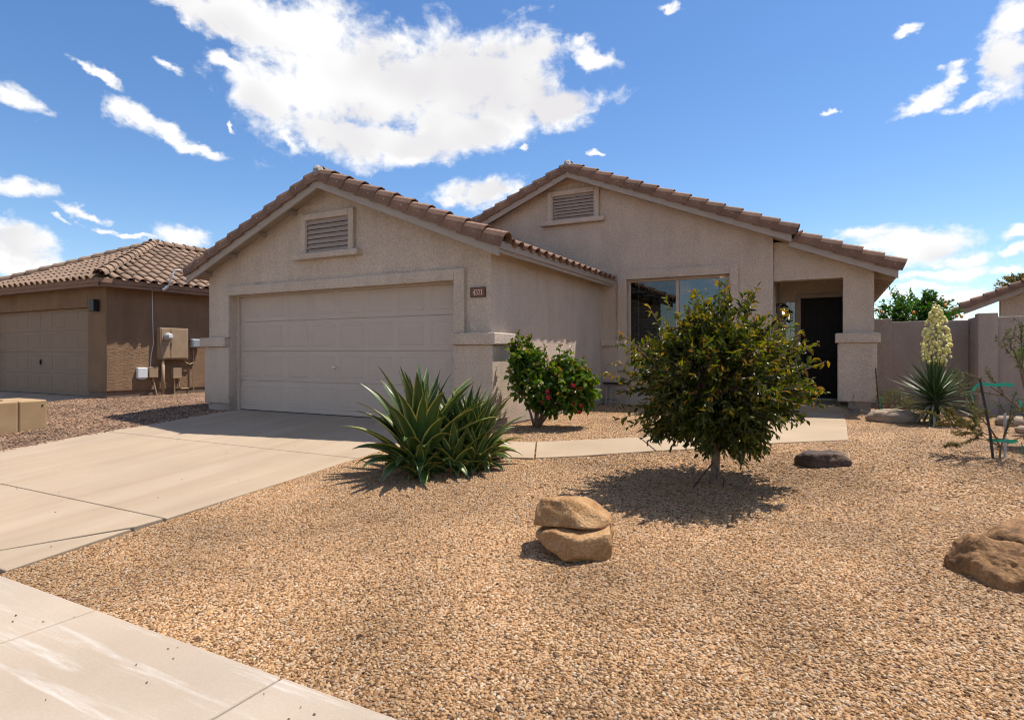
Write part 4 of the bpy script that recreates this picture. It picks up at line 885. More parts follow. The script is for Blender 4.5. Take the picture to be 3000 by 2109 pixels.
# ------------------------------------------------------------------ utility pedestal
up = empty('utility_pedestal', (-11.9, 4.6, -.2), 'low tan concrete utility box standing in the red gravel by the driveway', 'utility box')
m = MB().box(-12.35, -11.46, 4.734, 5.13, -.25, .30); m.build('housing', M['utilbox'], up, bevel=.028, seg=4)
m = MB().box(-12.35, -11.46, 4.05, 4.73, -.25, .30); m.build('housing', M['utilbox'], up, bevel=.028, seg=4)
MB().lathe([(.02, 0), (.02, .012), (.008, .016)], (-11.75, 4.62, .299), 10).build('bolt', M['blackmetal'], up)
MB().lathe([(.014, -.004), (.014, .004)], (-11.457, 5.06, .21), 10, 'x').build('bolt', M['blackmetal'], up)

# ------------------------------------------------------------------ boulders
def rock_mesh(name, mat, size, planes, seed, amp=.10, sub=5, flo=0.0):
    bm = bmesh.new(); bmesh.ops.create_icosphere(bm, subdivisions=sub, radius=1); off = Vector((seed * 7.3, seed * 3.1, seed * 1.7))
    pl = [(Vector(n).normalized(), h) for n, h in planes]
    for v in bm.verts:
        d = v.co.normalized(); r = 1.0
        for n, h in pl:
            c = d.dot(n)
            if c > .05:
                q = h / c; r = -math.log(math.exp(-26 * r) + math.exp(-26 * q)) / 26 if q < 3 else r
        r *= 1 + amp * mnoise.noise(d * 1.7 + off) + amp * .45 * mnoise.noise(d * 4.1 + off) - amp * .55 * max(0, .22 - abs(mnoise.noise(d * 2.6 + off * 1.3))) + amp * .30 * mnoise.noise(d * 9.7 + off) + amp * .16 * mnoise.noise(d * 22 + off)
        v.co = Vector((d.x * size[0], d.y * size[1], d.z * size[2])) * r
    me = bpy.data.meshes.new(name); bm.to_mesh(me); bm.free(); me.materials.append(mat); me.polygons.foreach_set('use_smooth', [True] * len(me.polygons)); return me
M['rock_tan'] = noisy('granite_tan', [(.28, (0.149, 0.070, 0.025)), (.42, (0.267, 0.143, 0.059)), (.56, (0.335, 0.202, 0.095)), (.75, (0.379, 0.246, 0.130))], 4, 8, .85, fine=(70, .3), bump=[(55, .8, .012, I3), (12, .5, .03, I3)], distort=.6)
M['rock_lich'] = noisy('granite_lichen', [(.3, (0.065, 0.037, 0.018)), (.42, (0.136, 0.070, 0.030)), (.56, (0.235, 0.128, 0.056)), (.75, (0.301, 0.181, 0.086))], 5, 9, .88, fine=(60, .3), bump=[(40, .6, .012, I3), (10, .4, .03, I3)], distort=.8)
M['rock_dark'] = noisy('dark_rock', [(.3, (0.030, 0.020, 0.017)), (.55, (0.072, 0.047, 0.036)), (.75, (0.170, 0.111, 0.072))], 6, 8, .8, fine=(60, .25), bump=[(30, .7, .02, I3)])
M['rock_pale'] = noisy('pale_rock', [(.3, (0.203, 0.150, 0.109)), (.7, (0.330, 0.255, 0.188))], 5, 7, .88, bump=[(30, .6, .012, I3)])
RZ = R(26)
b1 = empty('boulder', (-1.525, 3.77, -.29), 'split tan boulder in the middle of the gravel yard', 'boulder', rz=RZ)
lo = link_mesh('lower_half', rock_mesh('lower_half', M['rock_tan'], (.275, .275, .21), [((.0, -.30, 1), .44), ((.42, -1, .05), .72), ((-.62, -1, .15), .70), ((1, -.25, .05), .84), ((-.8, -.2, -.75), .70), ((.1, -1, -.9), .78), ((-.5, .1, .9), .62)], 2.2, .08), b1, (.012, -.035, .115), True)
upm = rock_mesh('upper_half', M['rock_tan'], (.285, .25, .20), [((.06, -.16, -1), .34), ((-.5, -1, .25), .66), ((.50, -.20, .85), .60), ((-.15, .1, 1), .62), ((.2, -1, .55), .66), ((1, -.3, .1), .92), ((-1, .0, .25), .84)], 5.4, .07)
uo = link_mesh('upper_half', upm, b1, (-.012, .040, .236), True); uo.rotation_euler = (R(-5), R(6), R(4))
b2 = empty('boulder', (1.06, 4.55, -.25), 'cracked brown boulder with dark lichen at the right edge of the yard', 'boulder', rz=R(50))
q = link_mesh('main_mass', rock_mesh('main_mass', M['rock_lich'], (.40, .36, .27), [((-.9, -.15, .25), .66), ((-.1, -.3, 1), .62), ((.1, -1, .1), .70), ((.4, -.7, .6), .68), ((-.5, -.6, .7), .72), ((-.6, -1, .0), .74)], 3.7, .13), b2, (.14, -.03, .06), True)
q = link_mesh('split_slab', rock_mesh('split_slab', M['rock_lich'], (.15, .25, .21), [((.9, .1, -.25), .45), ((-.6, -.4, .7), .62), ((-.2, -1, .1), .7)], 8.1, .16, 5), b2, (-.285, .02, .05), True); q.rotation_euler = (0, R(16), R(4))
b3 = empty('boulder', (-.06, 6.74, -.05), 'flat dark brown rock lying beside the walkway pad', 'boulder', rz=R(30))
link_mesh('stone', rock_mesh('stone', M['rock_dark'], (.275, .17, .115), [((0, 0, 1), .7), ((0, -1, .1), .7), ((1, 0, .3), .85)], 4.4, .12, 4), b3, (0, 0, .045), True)
b4 = empty('boulder', (.86, 10.95, 0), 'pale rounded rock between the porch column and the yucca', 'boulder', rz=R(10))
link_mesh('stone', rock_mesh('stone', M['rock_pale'], (.36, .26, .17), [((0, 0, 1), .8)], 6.4, .12, 4), b4, (0, 0, .06), True)
for i, (x, y, s, lab) in enumerate(((1.52, 12.2, .16, 'small grey stone behind the yucca, nearest the wall'), (1.22, 12.3, .13, 'small pale stone stacked behind the yucca'), (1.30, 11.75, .15, 'flat stone directly left of the yucca base'), (2.35, 11.2, .22, 'rounded stone right of the yucca by the wall'), (2.60, 10.6, .20, 'pale stone behind the staked sapling'), (2.9, 10.9, .24, 'grey stone at the right edge behind the sapling'), (2.3, 10.2, .15, 'small stone nearest the sapling stakes'))):
    b = empty('stone', (x, y, 0), lab, 'stone', 'stones around the yucca bed', rz=i * 1.3)
    link_mesh('mass', rock_mesh('mass', M['rock_pale'], (s, s * .75, s * .55), [((0, 0, 1), .75)], 10 + i, .15, 3), b, (0, 0, s * .25), True)

# ------------------------------------------------------------------ plants
def leaf(mb, p, d, nrm, L_, W, droop=.25, fold=.18):
    d = d.normalized(); s = d.cross(nrm)
    if s.length < 1e-4: s = d.cross(Vector((.3, .5, .8)))
    s.normalize(); n = s.cross(d)
    m1 = p + d * L_ * .35 - n * (L_ * droop * .1); m2 = p + d * L_ * .72 - n * (L_ * droop * .45); tip = p + d * L_ - n * (L_ * droop)
    u = n * (W * fold)
    mb.add([tuple(p), tuple(m1 + s * W * .5 + u), tuple(m2 + s * W * .38 + u), tuple(tip), tuple(m2 - s * W * .38 + u), tuple(m1 - s * W * .5 + u)], [(0, 1, 2, 3), (0, 3, 4, 5)])
def rv(r): 
    while True:
        v = Vector((r.uniform(-1, 1), r.uniform(-1, 1), r.uniform(-1, 1)))
        if .05 < v.length < 1: return v.normalized()
def crown(root, r, ctr, radf, ntw, nlf, L_, W, mleaf, mnew, mbark, base, inner=(.35, .8), new_at=.72, up=.25, twig_r=.004, spread=.55, hub=None, minz=-9, tipj=.10):
    lf, nw, tw = MB(), MB(), MB(); ctr = Vector(ctr); hub = Vector(hub) if hub else Vector(base)
    for i in range(ntw):
        d = rv(r); R1 = radf(d) * r.uniform(1 - tipj, 1 + tipj * .6); e = ctr + d * R1
        if e.z < minz: continue
        k = r.uniform(*inner); s0 = ctr + d * radf(d) * k; s0 = s0.lerp(hub, .25 * (1 - k)) ; s0 += rv(r) * .05
        ax = (e - s0); ln = ax.length
        if i % 3 == 0: tw.tube([tuple(hub.lerp(s0, .15)), tuple(hub.lerp(s0, .6) + rv(r) * .05), tuple(s0), tuple(e)], [twig_r * 2.4, twig_r * 1.8, twig_r * 1.2, twig_r * .4], 4, False)
        else: tw.tube([tuple(s0), tuple(e)], [twig_r, twig_r * .4], 3, False)
        for j in range(nlf):
            t = (j + r.random() * .8) / nlf; p = s0 + ax * t
            dd = (ax.normalized() * .55 + rv(r) * spread + Vector((0, 0, up * (.4 - .8 * r.random())))).normalized()
            nr_ = (Vector((0, 0, 1)) * .9 + rv(r) * .7 + d * .25).normalized()
            sz = r.uniform(.65, 1.15) * (1 - .25 * (t > .85))
            leaf(nw if (t > new_at and d.z > -.3 and r.random() < .42) else lf, p, dd, nr_, L_ * sz, W * sz)
    co = lf.build('crown', mleaf, root, local=True, fixn=False); tag(co, kind='stuff')
    if nw.v: tag(nw.build('new_growth', mnew, root, local=True, fixn=False), kind='stuff')
    tag(tw.build('twigs', mbark, root, local=True, fixn=False), kind='stuff')
    return co
# --- round bronze-leaved tree in the yard
t1 = empty('small_tree', (-.93, 5.69, -.135), 'small round tree with olive and bronze leaves in front of the window', 'tree')
r1 = random.Random(5)
def rad1(d):
    k = 1 + .30 * mnoise.noise(d * 2.2 + Vector((4, 1, 0))) + .12 * mnoise.noise(d * 5 + Vector((1, 7, 0)))
    rz_ = .76 if d.z > 0 else .72; h = 1 - .30 * max(0, d.z) ** 1.5
    return k / math.sqrt((d.x / (.79 * h)) ** 2 + (d.y / (.79 * h)) ** 2 + (d.z / rz_) ** 2)
m = MB(); m.tube([(0, 0, -.05), (.005, .0, .1), (.01, .01, .26), (.02, 0, .34)], [.056, .042, .037, .034], 10)
for (ax, ay, h_) in ((-.28, .1, .85), (.25, -.05, .9), (.05, .3, .9), (-.1, -.28, .8), (.02, .02, 1.3), (.3, .25, .75)):
    m.tube([(.015, .005, .27), (ax * .35, ay * .35, .48), (ax * .8, ay * .8, h_ * .8), (ax * 1.3, ay * 1.3, h_ * 1.1)], [.026, .018, .011, .004], 7)
m.build('trunk', M['stem_w'], t1, local=True, smooth=True)
crown(t1, r1, (.02, 0, .98), rad1, 1050, 14, .074, .032, M['leaf_tree'], M['leaf_new'], M['stem_b'], (0, 0, .3), hub=(.01, 0, .55), minz=.22, tipj=.22)
ex = MB(); exn = MB(); exb = MB()
for (dx_, dy_, dz_, ln) in ((.02, .1, 1.60, .28), (-.60, -.31, 1.22, .22), (-.68, -.35, .95, .24), (.64, .34, 1.0, .32), (.56, .30, 1.25, .20), (.28, .1, 1.58, .18), (-.15, 0, 1.58, .16), (-.45, -.2, 1.45, .18), (.5, .25, 1.42, .18)):
    b = Vector((dx_, dy_, dz_)); d = (Vector((dx_ * .8, dy_ * .8, dz_ - .9)).normalized() + Vector((0, 0, .25))).normalized()
    exb.tube([tuple(b - d * .3), tuple(b), tuple(b + d * ln)], [.005, .004, .002], 4)
    for j in range(11):
        t = -.1 + 1.15 * j / 10; leaf(exn if t > .5 else ex, b + d * ln * t, (d * .5 + rv(r1) * .8 + Vector((0, 0, -.1))), Vector((0, 0, 1)) + rv(r1) * .5, .075, .034)
tag(ex.build('crown_sprigs', M['leaf_tree'], t1, local=True, fixn=False), kind='stuff'); tag(exn.build('sprig_tips', M['leaf_new'], t1, local=True, fixn=False), kind='stuff'); exb.build('sprig_twigs', M['stem_b'], t1, local=True)
hz = empty('drip_line', (-.98, 5.55, -.13), 'black drip irrigation tube looped at the foot of the small tree', 'drip tube')
MB().tube([(-1.08, 5.50, -.14), (-1.0, 5.56, -.02), (-.93, 5.60, .075), (-.89, 5.60, .02), (-.90, 5.58, -.06), (-.86, 5.58, .0), (-.83, 5.58, -.06), (-.84, 5.57, -.15)], .006, 6).build('tube', M['hose'], hz)

# --- flowering shrub by the garage pillar
t2 = empty('flowering_shrub', (-3.72, 7.72, 0), 'green leafy shrub with pink and red flowers beside the garage pillar', 'shrub')
r2 = random.Random(9)
m = MB()
for (ax, ay, h_) in ((-.3, -.1, 1.0), (.1, .1, .9), (.5, .25, .7), (.7, .4, .5), (-.1, .2, 1.1), (.35, .1, .9)):
    m.tube([(0, 0, -.05), (ax * .25, ay * .25, .22), (ax * .7, ay * .7, h_ * .6), (ax, ay, h_)], [.022, .017, .011, .004], 7)
m.build('trunk', M['stem_b'], t2, local=True, smooth=True)
hib = MB(); hibn = MB(); hibt = MB()
lobes = [((-.13, -.07, .95), (.24, .26, .34)), ((.0, .0, .66), (.36, .36, .40)), ((.38, .20, .68), (.38, .36, .38)), ((.56, .30, .56), (.28, .28, .34)), ((.28, .14, .40), (.42, .36, .22))]
for ci, (c0, rr0) in enumerate(lobes):
    c0 = Vector(c0)
    for i in range(105):
        d = rv(r2); k = 1 + .25 * mnoise.noise(d * 2.5 + c0 * 3); e = c0 + Vector((d.x * rr0[0], d.y * rr0[1], d.z * rr0[2])) * k * r2.uniform(.85, 1.08)
        if e.z < .16: continue
        s0 = c0.lerp(e, r2.uniform(.3, .7)); hibt.tube([tuple(s0), tuple(e)], [.004, .002], 3, False)
        for j in range(9):
            t = (j + r2.random()) / 9; p = s0.lerp(e, t); dd = (d * .4 + rv(r2) * .8 + Vector((0, 0, -.15))).normalized(); sz = r2.uniform(.6, 1.15)
            leaf(hibn if (t > .75 and d.z > .2 and r2.random() < .5) else hib, p, dd, (Vector((0, 0, 1)) + rv(r2) * .8).normalized(), .085 * sz, .058 * sz, .3)
for (x_, y_, z_) in ((-.28, -.12, 1.22), (-.1, -.05, 1.18), (.15, .05, 1.02), (.38, .2, 1.08), (.56, .3, 1.0), (.74, .4, .90), (-.36, -.16, 1.1)):
    b = Vector((x_ * .8, y_ * .8, z_)); d = Vector((r2.uniform(-.2, .2), r2.uniform(-.1, .1), 1)).normalized(); hibt.tube([tuple(b - d * .25), tuple(b + d * .15)], [.005, .002], 4, False)
    for j in range(9): leaf(hibn if j > 5 else hib, b + d * (.15 * j / 9), (d * .3 + rv(r2)).normalized(), Vector((0, 0, 1)) + rv(r2) * .4, .07, .048)
tag(hib.build('crown', M['leaf_hib'], t2, local=True, fixn=False), kind='stuff'); tag(hibn.build('new_growth', M['leaf_hibnew'], t2, local=True, fixn=False), kind='stuff'); tag(hibt.build('twigs', M['stem_b'], t2, local=True, fixn=False), kind='stuff')
def flower_mesh(name, mat, r_, n=6):
    mb = MB()
    for k in range(n):
        t = 2 * math.pi * k / n; d = Vector((math.cos(t), math.sin(t), .55)); leaf(mb, Vector((0, 0, 0)), d, Vector((0, 0, 1)), r_, r_ * .9, .2, .1)
    for k in range(n):
        t = 2 * math.pi * (k + .5) / n; d = Vector((math.cos(t) * .6, math.sin(t) * .6, .8)); leaf(mb, Vector((0, 0, .004)), d, Vector((0, 0, 1)), r_ * .8, r_ * .8, .1, .1)
    return mb.mesh(name, mat, fixn=False)
fp, frr = flower_mesh('flower', M['petal_p'], .036), flower_mesh('flower', M['petal_r'], .032)
VX, VY = Vector((.883, .4695, 0)), Vector((.4695, -.883, 0))       # across the view and towards the viewer
c2 = Vector((-3.72, 7.72, 0))
for (u, z_, kk, fm) in ((.15, .53, .42, fp), (.16, .45, .43, fp), (.09, .38, .40, fp), (.50, .62, .44, fp), (.60, .57, .38, frr), (.62, .34, .40, frr), (.60, .24, .36, frr), (.52, .36, .42, frr)):
    o_ = c2 + VX * u + VY * (kk - .12); o_.z = z_; nn = (VY + Vector((0, 0, .35)) + rv(r2) * .3).normalized()
    place('flower', fm, t2, basis(*( (lambda z: (z.orthogonal().normalized(), z.cross(z.orthogonal().normalized()), z))(nn)), o_))

# --- striped agave clump: every leaf is its own part
def agave_leaf(name, base, az_, el0, L_, W, curl, mat, twist=0.0, n=9):
    verts, faces, uvs = [], [], []; p = Vector(base); el = el0; a = Vector((math.cos(az_), math.sin(az_), 0)); side = Vector((-math.sin(az_), math.cos(az_), 0))
    prev = p.copy()
    for i in range(n + 1):
        t = i / n; d = a * math.cos(el) + Vector((0, 0, math.sin(el)))
        if i: p = p + d * (L_ / n)
        up_ = d.cross(side); up_ = -up_ if up_.dot(Vector((0, 0, 1)) - d * d.z) < 0 and abs(d.z) < .98 else up_
        upv = (Vector((0, 0, 1)) * math.cos(el) - a * math.sin(el))
        w = W * (.72 + .9 * t if t < .3 else (1.0 * (1 - ((t - .3) / .7) ** 1.7)) ) ; w = max(w, .002)
        ch = .30 * w * (1 - .4 * t); sd = (side * math.cos(twist * t) + upv * math.sin(twist * t))
        th = .016 * (1 - t) + .002
        for k, (s_, h_) in enumerate(((-.5, 1.0), (-.25, .35), (0, 0), (.25, .35), (.5, 1.0))): verts.append(tuple(p + sd * (w * s_) + upv * (ch * h_))); uvs.append((k / 4, t))
        for k, (s_, h_) in enumerate(((-.5, 1.0), (-.25, .3), (0, 0), (.25, .3), (.5, 1.0))): verts.append(tuple(p + sd * (w * s_) + upv * (ch * h_) - upv * (th * (.15 if k in (0, 4) else 1)))); uvs.append((k / 4, t))
        el -= curl / n * (.15 + 1.9 * t)
    for i in range(n):
        q, s2 = i * 10, (i + 1) * 10
        for k in range(4):
            faces.append((q + k, q + k + 1, s2 + k + 1, s2 + k)); faces.append((q + 5 + k + 1, q + 5 + k, s2 + 5 + k, s2 + 5 + k + 1))
    me = bpy.data.meshes.new(name); me.from_pydata(verts, [], faces); ul = me.uv_layers.new(name='UVMap')
    ul.data.foreach_set('uv', [c for l in me.loops for c in uvs[l.vertex_index]])
    me.materials.append(mat); me.polygons.foreach_set('use_smooth', [True] * len(me.polygons)); return me
r3 = random.Random(21)
def agave(loc, label, n, Lmax, W, tilt=None):
    rt = empty('agave_plant', loc, label, 'agave', 'striped agaves by the driveway')
    for i in range(n):
        t = i / n; az_ = i * 2.39996 + r3.uniform(-.25, .25)
        el = R(86) - R(58) * t ** 1.15 + r3.uniform(-.1, .1); L_ = Lmax * (.80 + .22 * math.sin(math.pi * min(1, t * 1.25))) * r3.uniform(.82, 1.08)
        L_ *= 1 - .38 * max(0, (t - .35) / .65)
        rb = (.03 + .10 * t) * min(1, Lmax * 1.1); base = (math.cos(az_) * rb, math.sin(az_) * rb, .02 + .14 * (1 - t) * Lmax)
        dry = t > .55 and r3.random() < .09
        place('leaf', agave_leaf('leaf', base, az_, el, L_ * (.6 if dry else 1), W * r3.uniform(.8, 1.1) * (.6 if dry else 1), r3.uniform(.05, .45) + 1.25 * t * t + .25 * t, M['agave_dry'] if dry else M['agave'], r3.uniform(-.5, .5)), rt, Matrix.Translation(loc))
    k = Lmax; MB().lathe([(.05 * k, -.06), (.07 * k, .0), (.05 * k, .09), (.02 * k, .14)], (0, 0, 0), 10).build('crown_base', M['agave_dry'], rt, local=True)
    return rt
agave((-3.80, 5.10, -.20), 'tallest striped agave rosette at the left of the clump by the driveway', 74, 1.06, .165)
agave((-3.40, 5.54, -.15), 'lower striped agave rosette at the right of the clump beside the walkway', 62, .76, .12)
agave((-3.44, 5.18, -.19), 'small striped agave pup at the front of the clump', 44, .54, .105)
agave((-3.58, 5.58, -.15), 'dense middle agave rosette behind the tall one, half hidden', 48, .84, .12)
agave((-3.26, 5.34, -.16), 'small agave pup at the right end of the clump', 46, .52, .08)
agave((-3.68, 4.92, -.21), 'smallest striped agave pup low at the front left of the clump', 40, .44, .085)

# --- yucca with a flower spike
yu = empty('yucca_plant', (1.40, 10.95, 0), 'spiky green yucca with a tall spike of cream bell flowers', 'yucca')
r4 = random.Random(31); yl = []
def spike(L_, W, sag):
    mb = MB(); n = 5
    for i in range(n + 1):
        t = i / n; w = W * (1 - t ** 2.2) * (.7 + .6 * min(t, .4)) + .0008; z = -sag * t * t * L_
        mb.v += [(-w / 2, t * L_, z + w * .18), (0, t * L_, z), (w / 2, t * L_, z + w * .18)]
    for i in range(n):
        q = i * 3
        for k in range(2): mb.f.append((q + k, q + k + 1, q + 4 + k, q + 3 + k))
    return mb
for mt in ('yucca', 'yucca_dry'): yl.append([spike(L_, W, s).mesh('leaf', M[mt], fixn=False) for (L_, W, s) in ((.58, .046, .02), (.64, .042, .06), (.56, .044, .14), (.62, .042, .28))])
for i in range(250):
    t = i / 250; az_ = i * 2.39996; el = R(86) - R(112) * t ** .9 + r4.uniform(-.10, .10)
    d = Vector((math.cos(az_) * math.cos(el), math.sin(az_) * math.cos(el), math.sin(el))); sx = Vector((-math.sin(az_), math.cos(az_), 0)); zz = sx.cross(d) 
    if zz.z < 0 and abs(el) < 1.2: zz = -zz; sx = -sx
    k = 0 if t < .4 else (1 if t < .65 else (2 if t < .85 else 3)); dry = t > .72 and r4.random() < .35
    ob = place('leaf', yl[1 if dry else 0][k], yu, basis(sx, d, zz, Vector((1.40, 10.95, .46 - .20 * t)) + d * .02) @ Matrix.Scale(r4.uniform(.82, 1.12), 4))
MB().tube([(0, 0, -.05), (0, 0, .25), (.005, 0, .42)], [.07, .065, .05], 10).build('trunk', M['stem_b'], yu, local=True)
MB().tube([(0, 0, .4), (.01, 0, .9), (.02, .01, 1.4), (.03, .01, 1.82)], [.016, .014, .010, .004], 8).build('flower_stalk', M['stalk'], yu, local=True)
bell = MB().lathe([(.004, 0), (.018, -.008), (.026, -.028), (.025, -.045), (.014, -.060), (.003, -.066)], (0, 0, 0), 8).mesh('flower', M['petal_y'], smooth=True)
br = MB()
for i in range(185):
    t = (i + .5) / 185; h_ = .93 + .86 * t; az_ = i * 2.39996
    env = .165 * (math.sin(math.pi * (.10 + .88 * t)) ** .75) * (1.08 - .25 * t)
    rr = env * (.25 + .95 * math.sqrt(r4.random())) * (1 + .35 * mnoise.noise(Vector((az_, h_ * 6, 0)))); p = Vector((1.40 + .02 + math.cos(az_) * rr, 10.95 + math.sin(az_) * rr, h_ - rr * .25 + r4.uniform(-.02, .02)))
    if i % 4 == 0: br.tube([(.02, 0, h_ + .04), (p.x - 1.40, p.y - 10.95, p.z)], [.004, .002], 4, False)
    tl = Vector((math.cos(az_), math.sin(az_), 0)); place('flower', bell, yu, Matrix.Translation(p) @ Matrix.Rotation(r4.uniform(-.1, .7), 4, Vector((-tl.y, tl.x, 0)) * -1) @ Matrix.Scale(r4.uniform(.62, 1.05), 4))
br.build('flower_branches', M['stalk'], yu, local=True)

# --- staked saplings
def branchy(root, r, starts, depth, L0, mat_b, leaf_mat, leafL, leafW, nleaf, gravity=0.0, rad=.007):
    tb, lf = MB(), MB()
    def go(p, d, L_, dep, ra):
        pts = [p]; q = p.copy(); dd = d.copy()
        for i in range(4):
            dd = (dd + rv(r) * .22 + Vector((0, 0, gravity))).normalized(); q = q + dd * (L_ / 4); pts.append(q.copy())
        tb.tube([tuple(x) for x in pts], [ra, ra * .85, ra * .7, ra * .55, ra * .4], 5, False)
        if dep <= 1:
            for i in range(nleaf):
                t = r.random(); a = pts[int(t * 3.99)]; b = pts[int(t * 3.99) + 1]; c_ = a.lerp(b, r.random())
                leaf(lf, c_, (dd * .5 + rv(r)).normalized(), Vector((0, 0, 1)) + rv(r) * .6, leafL * r.uniform(.6, 1.2), leafW)
        if dep > 0:
            for k in range(3 if dep > 1 else 2): go(pts[r.randint(2, 4)], (dd + rv(r) * .75).normalized(), L_ * r.uniform(.5, .75), dep - 1, ra * .55)
    for (p, d, L_) in starts: go(Vector(p), Vector(d).normalized(), L_, depth, rad)
    tb.build('trunk', mat_b, root, local=True, fixn=False)
    tag(lf.build('crown', leaf_mat, root, local=True, fixn=False), kind='stuff')
s1 = empty('sapling', (1.54, 7.76, 0), 'thin staked desert sapling with feathery brown-green leaves at the right edge', 'sapling'); r5 = random.Random(41)
branchy(s1, r5, [((.0, 0, -.05), (.10, .10, 1), .55), ((.02, .02, .1), (.9, .3, .75), .5), ((.0, .0, .1), (-.3, -.2, .9), .42), ((.26, .12, .6), (-.15, .1, 1), .55), ((.26, .12, .55), (.35, .1, 1), .6), ((.24, .12, .45), (-.8, .1, .45), .5)], 2, .4, M['stem_b'], M['leaf_sap'], .034, .010, 30, .02, .011)
branchy(s1, r5, [((.0, 0, .12), (-1, -.25, .30), .42), ((.02, .0, .18), (-.9, -.1, .45), .40), ((.0, 0, .1), (-.8, .4, .3), .38), ((.1, 0, .22), (.95, .3, .25), .45), ((.1, 0, .22), (.8, -.3, .3), .4)], 2, .4, M['stem_b'], M['leaf_des'], .030, .008, 110, .0, .006)
stk = empty('garden_stake', (1.45, 7.69, 0), 'leaning black stake with green tape beside the sapling', 'stake'); MB().tube([(.03, 0, -.1), (.0, 0, .25), (-.085, .0, .80)], .0125, 8).build('rod', M['stake_b'], stk, local=True)
stw = empty('garden_stake', (1.585, 7.77, 0), 'short white stake standing in front of the sapling', 'stake'); MB().tube([(0, 0, -.1), (0, 0, .45)], .012, 8).build('rod', M['stake_w'], stw, local=True)
def ribbon(name, label, pts, w, wobble=.0, loc=None):
    loc = Vector(loc); rt = empty(name, loc, label, 'tape'); mb = MB(); P = [Vector(p) for p in pts]
    for i, p in enumerate(P):
        h_ = w * (.5 if i % 2 else .42); mb.v += [tuple(p + Vector((0, 0, h_))), tuple(p - Vector((0, 0, h_))), tuple(p + Vector((.002, -.004, h_))), tuple(p + Vector((.002, -.004, -h_)))]
    for i in range(len(P) - 1):
        q = i * 4; mb.f += [(q, q + 1, q + 5, q + 4), (q + 2, q + 6, q + 7, q + 3)]
    mb.build('strip', M['green_tape'], rt, local=True, fixn=False); return rt
ribbon('green_tape', 'green plant tape stretched from the black stake top to the sapling', [(-.03 + .30 * k / 8, .0 + .12 * k / 8, .005 * math.sin(k * 1.3)) for k in range(9)], .036, loc=(1.395, 7.69, .74))
ribbon('green_tape', 'loose end of green tape hanging off the black stake', [(0, 0, 0), (-.03, 0, -.03), (-.06, 0, -.07), (-.075, -.01, -.12), (-.05, -.01, -.16)], .034, loc=(1.36, 7.685, .75))
ribbon('green_tape', 'low ring of green tape tied around the sapling and stakes', [(.125 * math.cos(k * math.pi / 9), .07 * math.sin(k * math.pi / 9), .006 * math.sin(k * 2)) for k in range(19)], .024, loc=(1.56, 7.76, .17))
ribbon('green_tape', 'green tape knot hanging on the sapling trunk', [(0, 0, 0), (.012, 0, -.03), (.035, 0, -.06), (.05, 0, -.10), (.035, 0, -.14), (.04, 0, -.18)], .05, loc=(1.70, 7.80, .58))
ribbon('green_tape', 'green tape end dangling near the ground by the sapling', [(0, 0, 0), (.01, 0, -.04), (-.005, 0, -.08), (.008, 0, -.12)], .03, loc=(1.72, 7.80, .15))
s2 = empty('sapling', (.66, 11.75, 0), 'small twiggy sapling with thin leaves in front of the porch column', 'sapling')
branchy(s2, r5, [((0, 0, -.03), (-.5, -.1, .7), .38), ((0, 0, -.03), (-.9, 0, .5), .42), ((0, 0, 0), (.1, 0, 1), .4), ((.0, 0, .1), (.5, .1, .6), .3)], 2, .3, M['stem_b'], M['leaf_sap'], .05, .009, 6, .02, .008)
stk2 = empty('garden_stake', (.72, 11.78, 0), 'thin black stake in front of the porch column', 'stake'); MB().tube([(.03, 0, -.1), (0, 0, .3), (-.035, 0, .82)], .011, 8).build('rod', M['stake_b'], stk2, local=True)
ribbon('green_tape', 'green tape tied at the stake in front of the porch column', [(0, 0, 0), (.01, 0, -.05), (-.01, 0, -.10), (.015, 0, -.16), (-.005, 0, -.22), (.01, 0, -.28)], .05, loc=(.745, 11.74, .33))
bs = empty('low_shrub', (1.0, 12.2, 0), 'low yellow-green shrub between the porch column and the yucca', 'shrub')
crown(bs, r5, (0, 0, .2), lambda d: .30 / math.sqrt((d.x / 1.2) ** 2 + d.y ** 2 + (d.z / .85) ** 2), 130, 12, .035, .012, M['leaf_low'], M['leaf_low'], M['stem_b'], (0, 0, 0), minz=.02)
pn = empty('needle_shrub', (2.14, 8.75, 0), 'pale green needle-leaved shrub cut off by the right edge', 'shrub')
crown(pn, r5, (.06, 0, 1.02), lambda d: .32 / math.sqrt(d.x ** 2 + d.y ** 2 + (d.z / 1.15) ** 2), 110, 22, .085, .006, M['leaf_pine'], M['leaf_pine'], M['stem_b'], (0, 0, 0), minz=.1, up=.6, spread=.4)
MB().tube([(0, 0, -.05), (.02, 0, .5), (.05, 0, 1.15)], [.02, .015, .006], 7).build('trunk', M['stem_b'], pn, local=True)

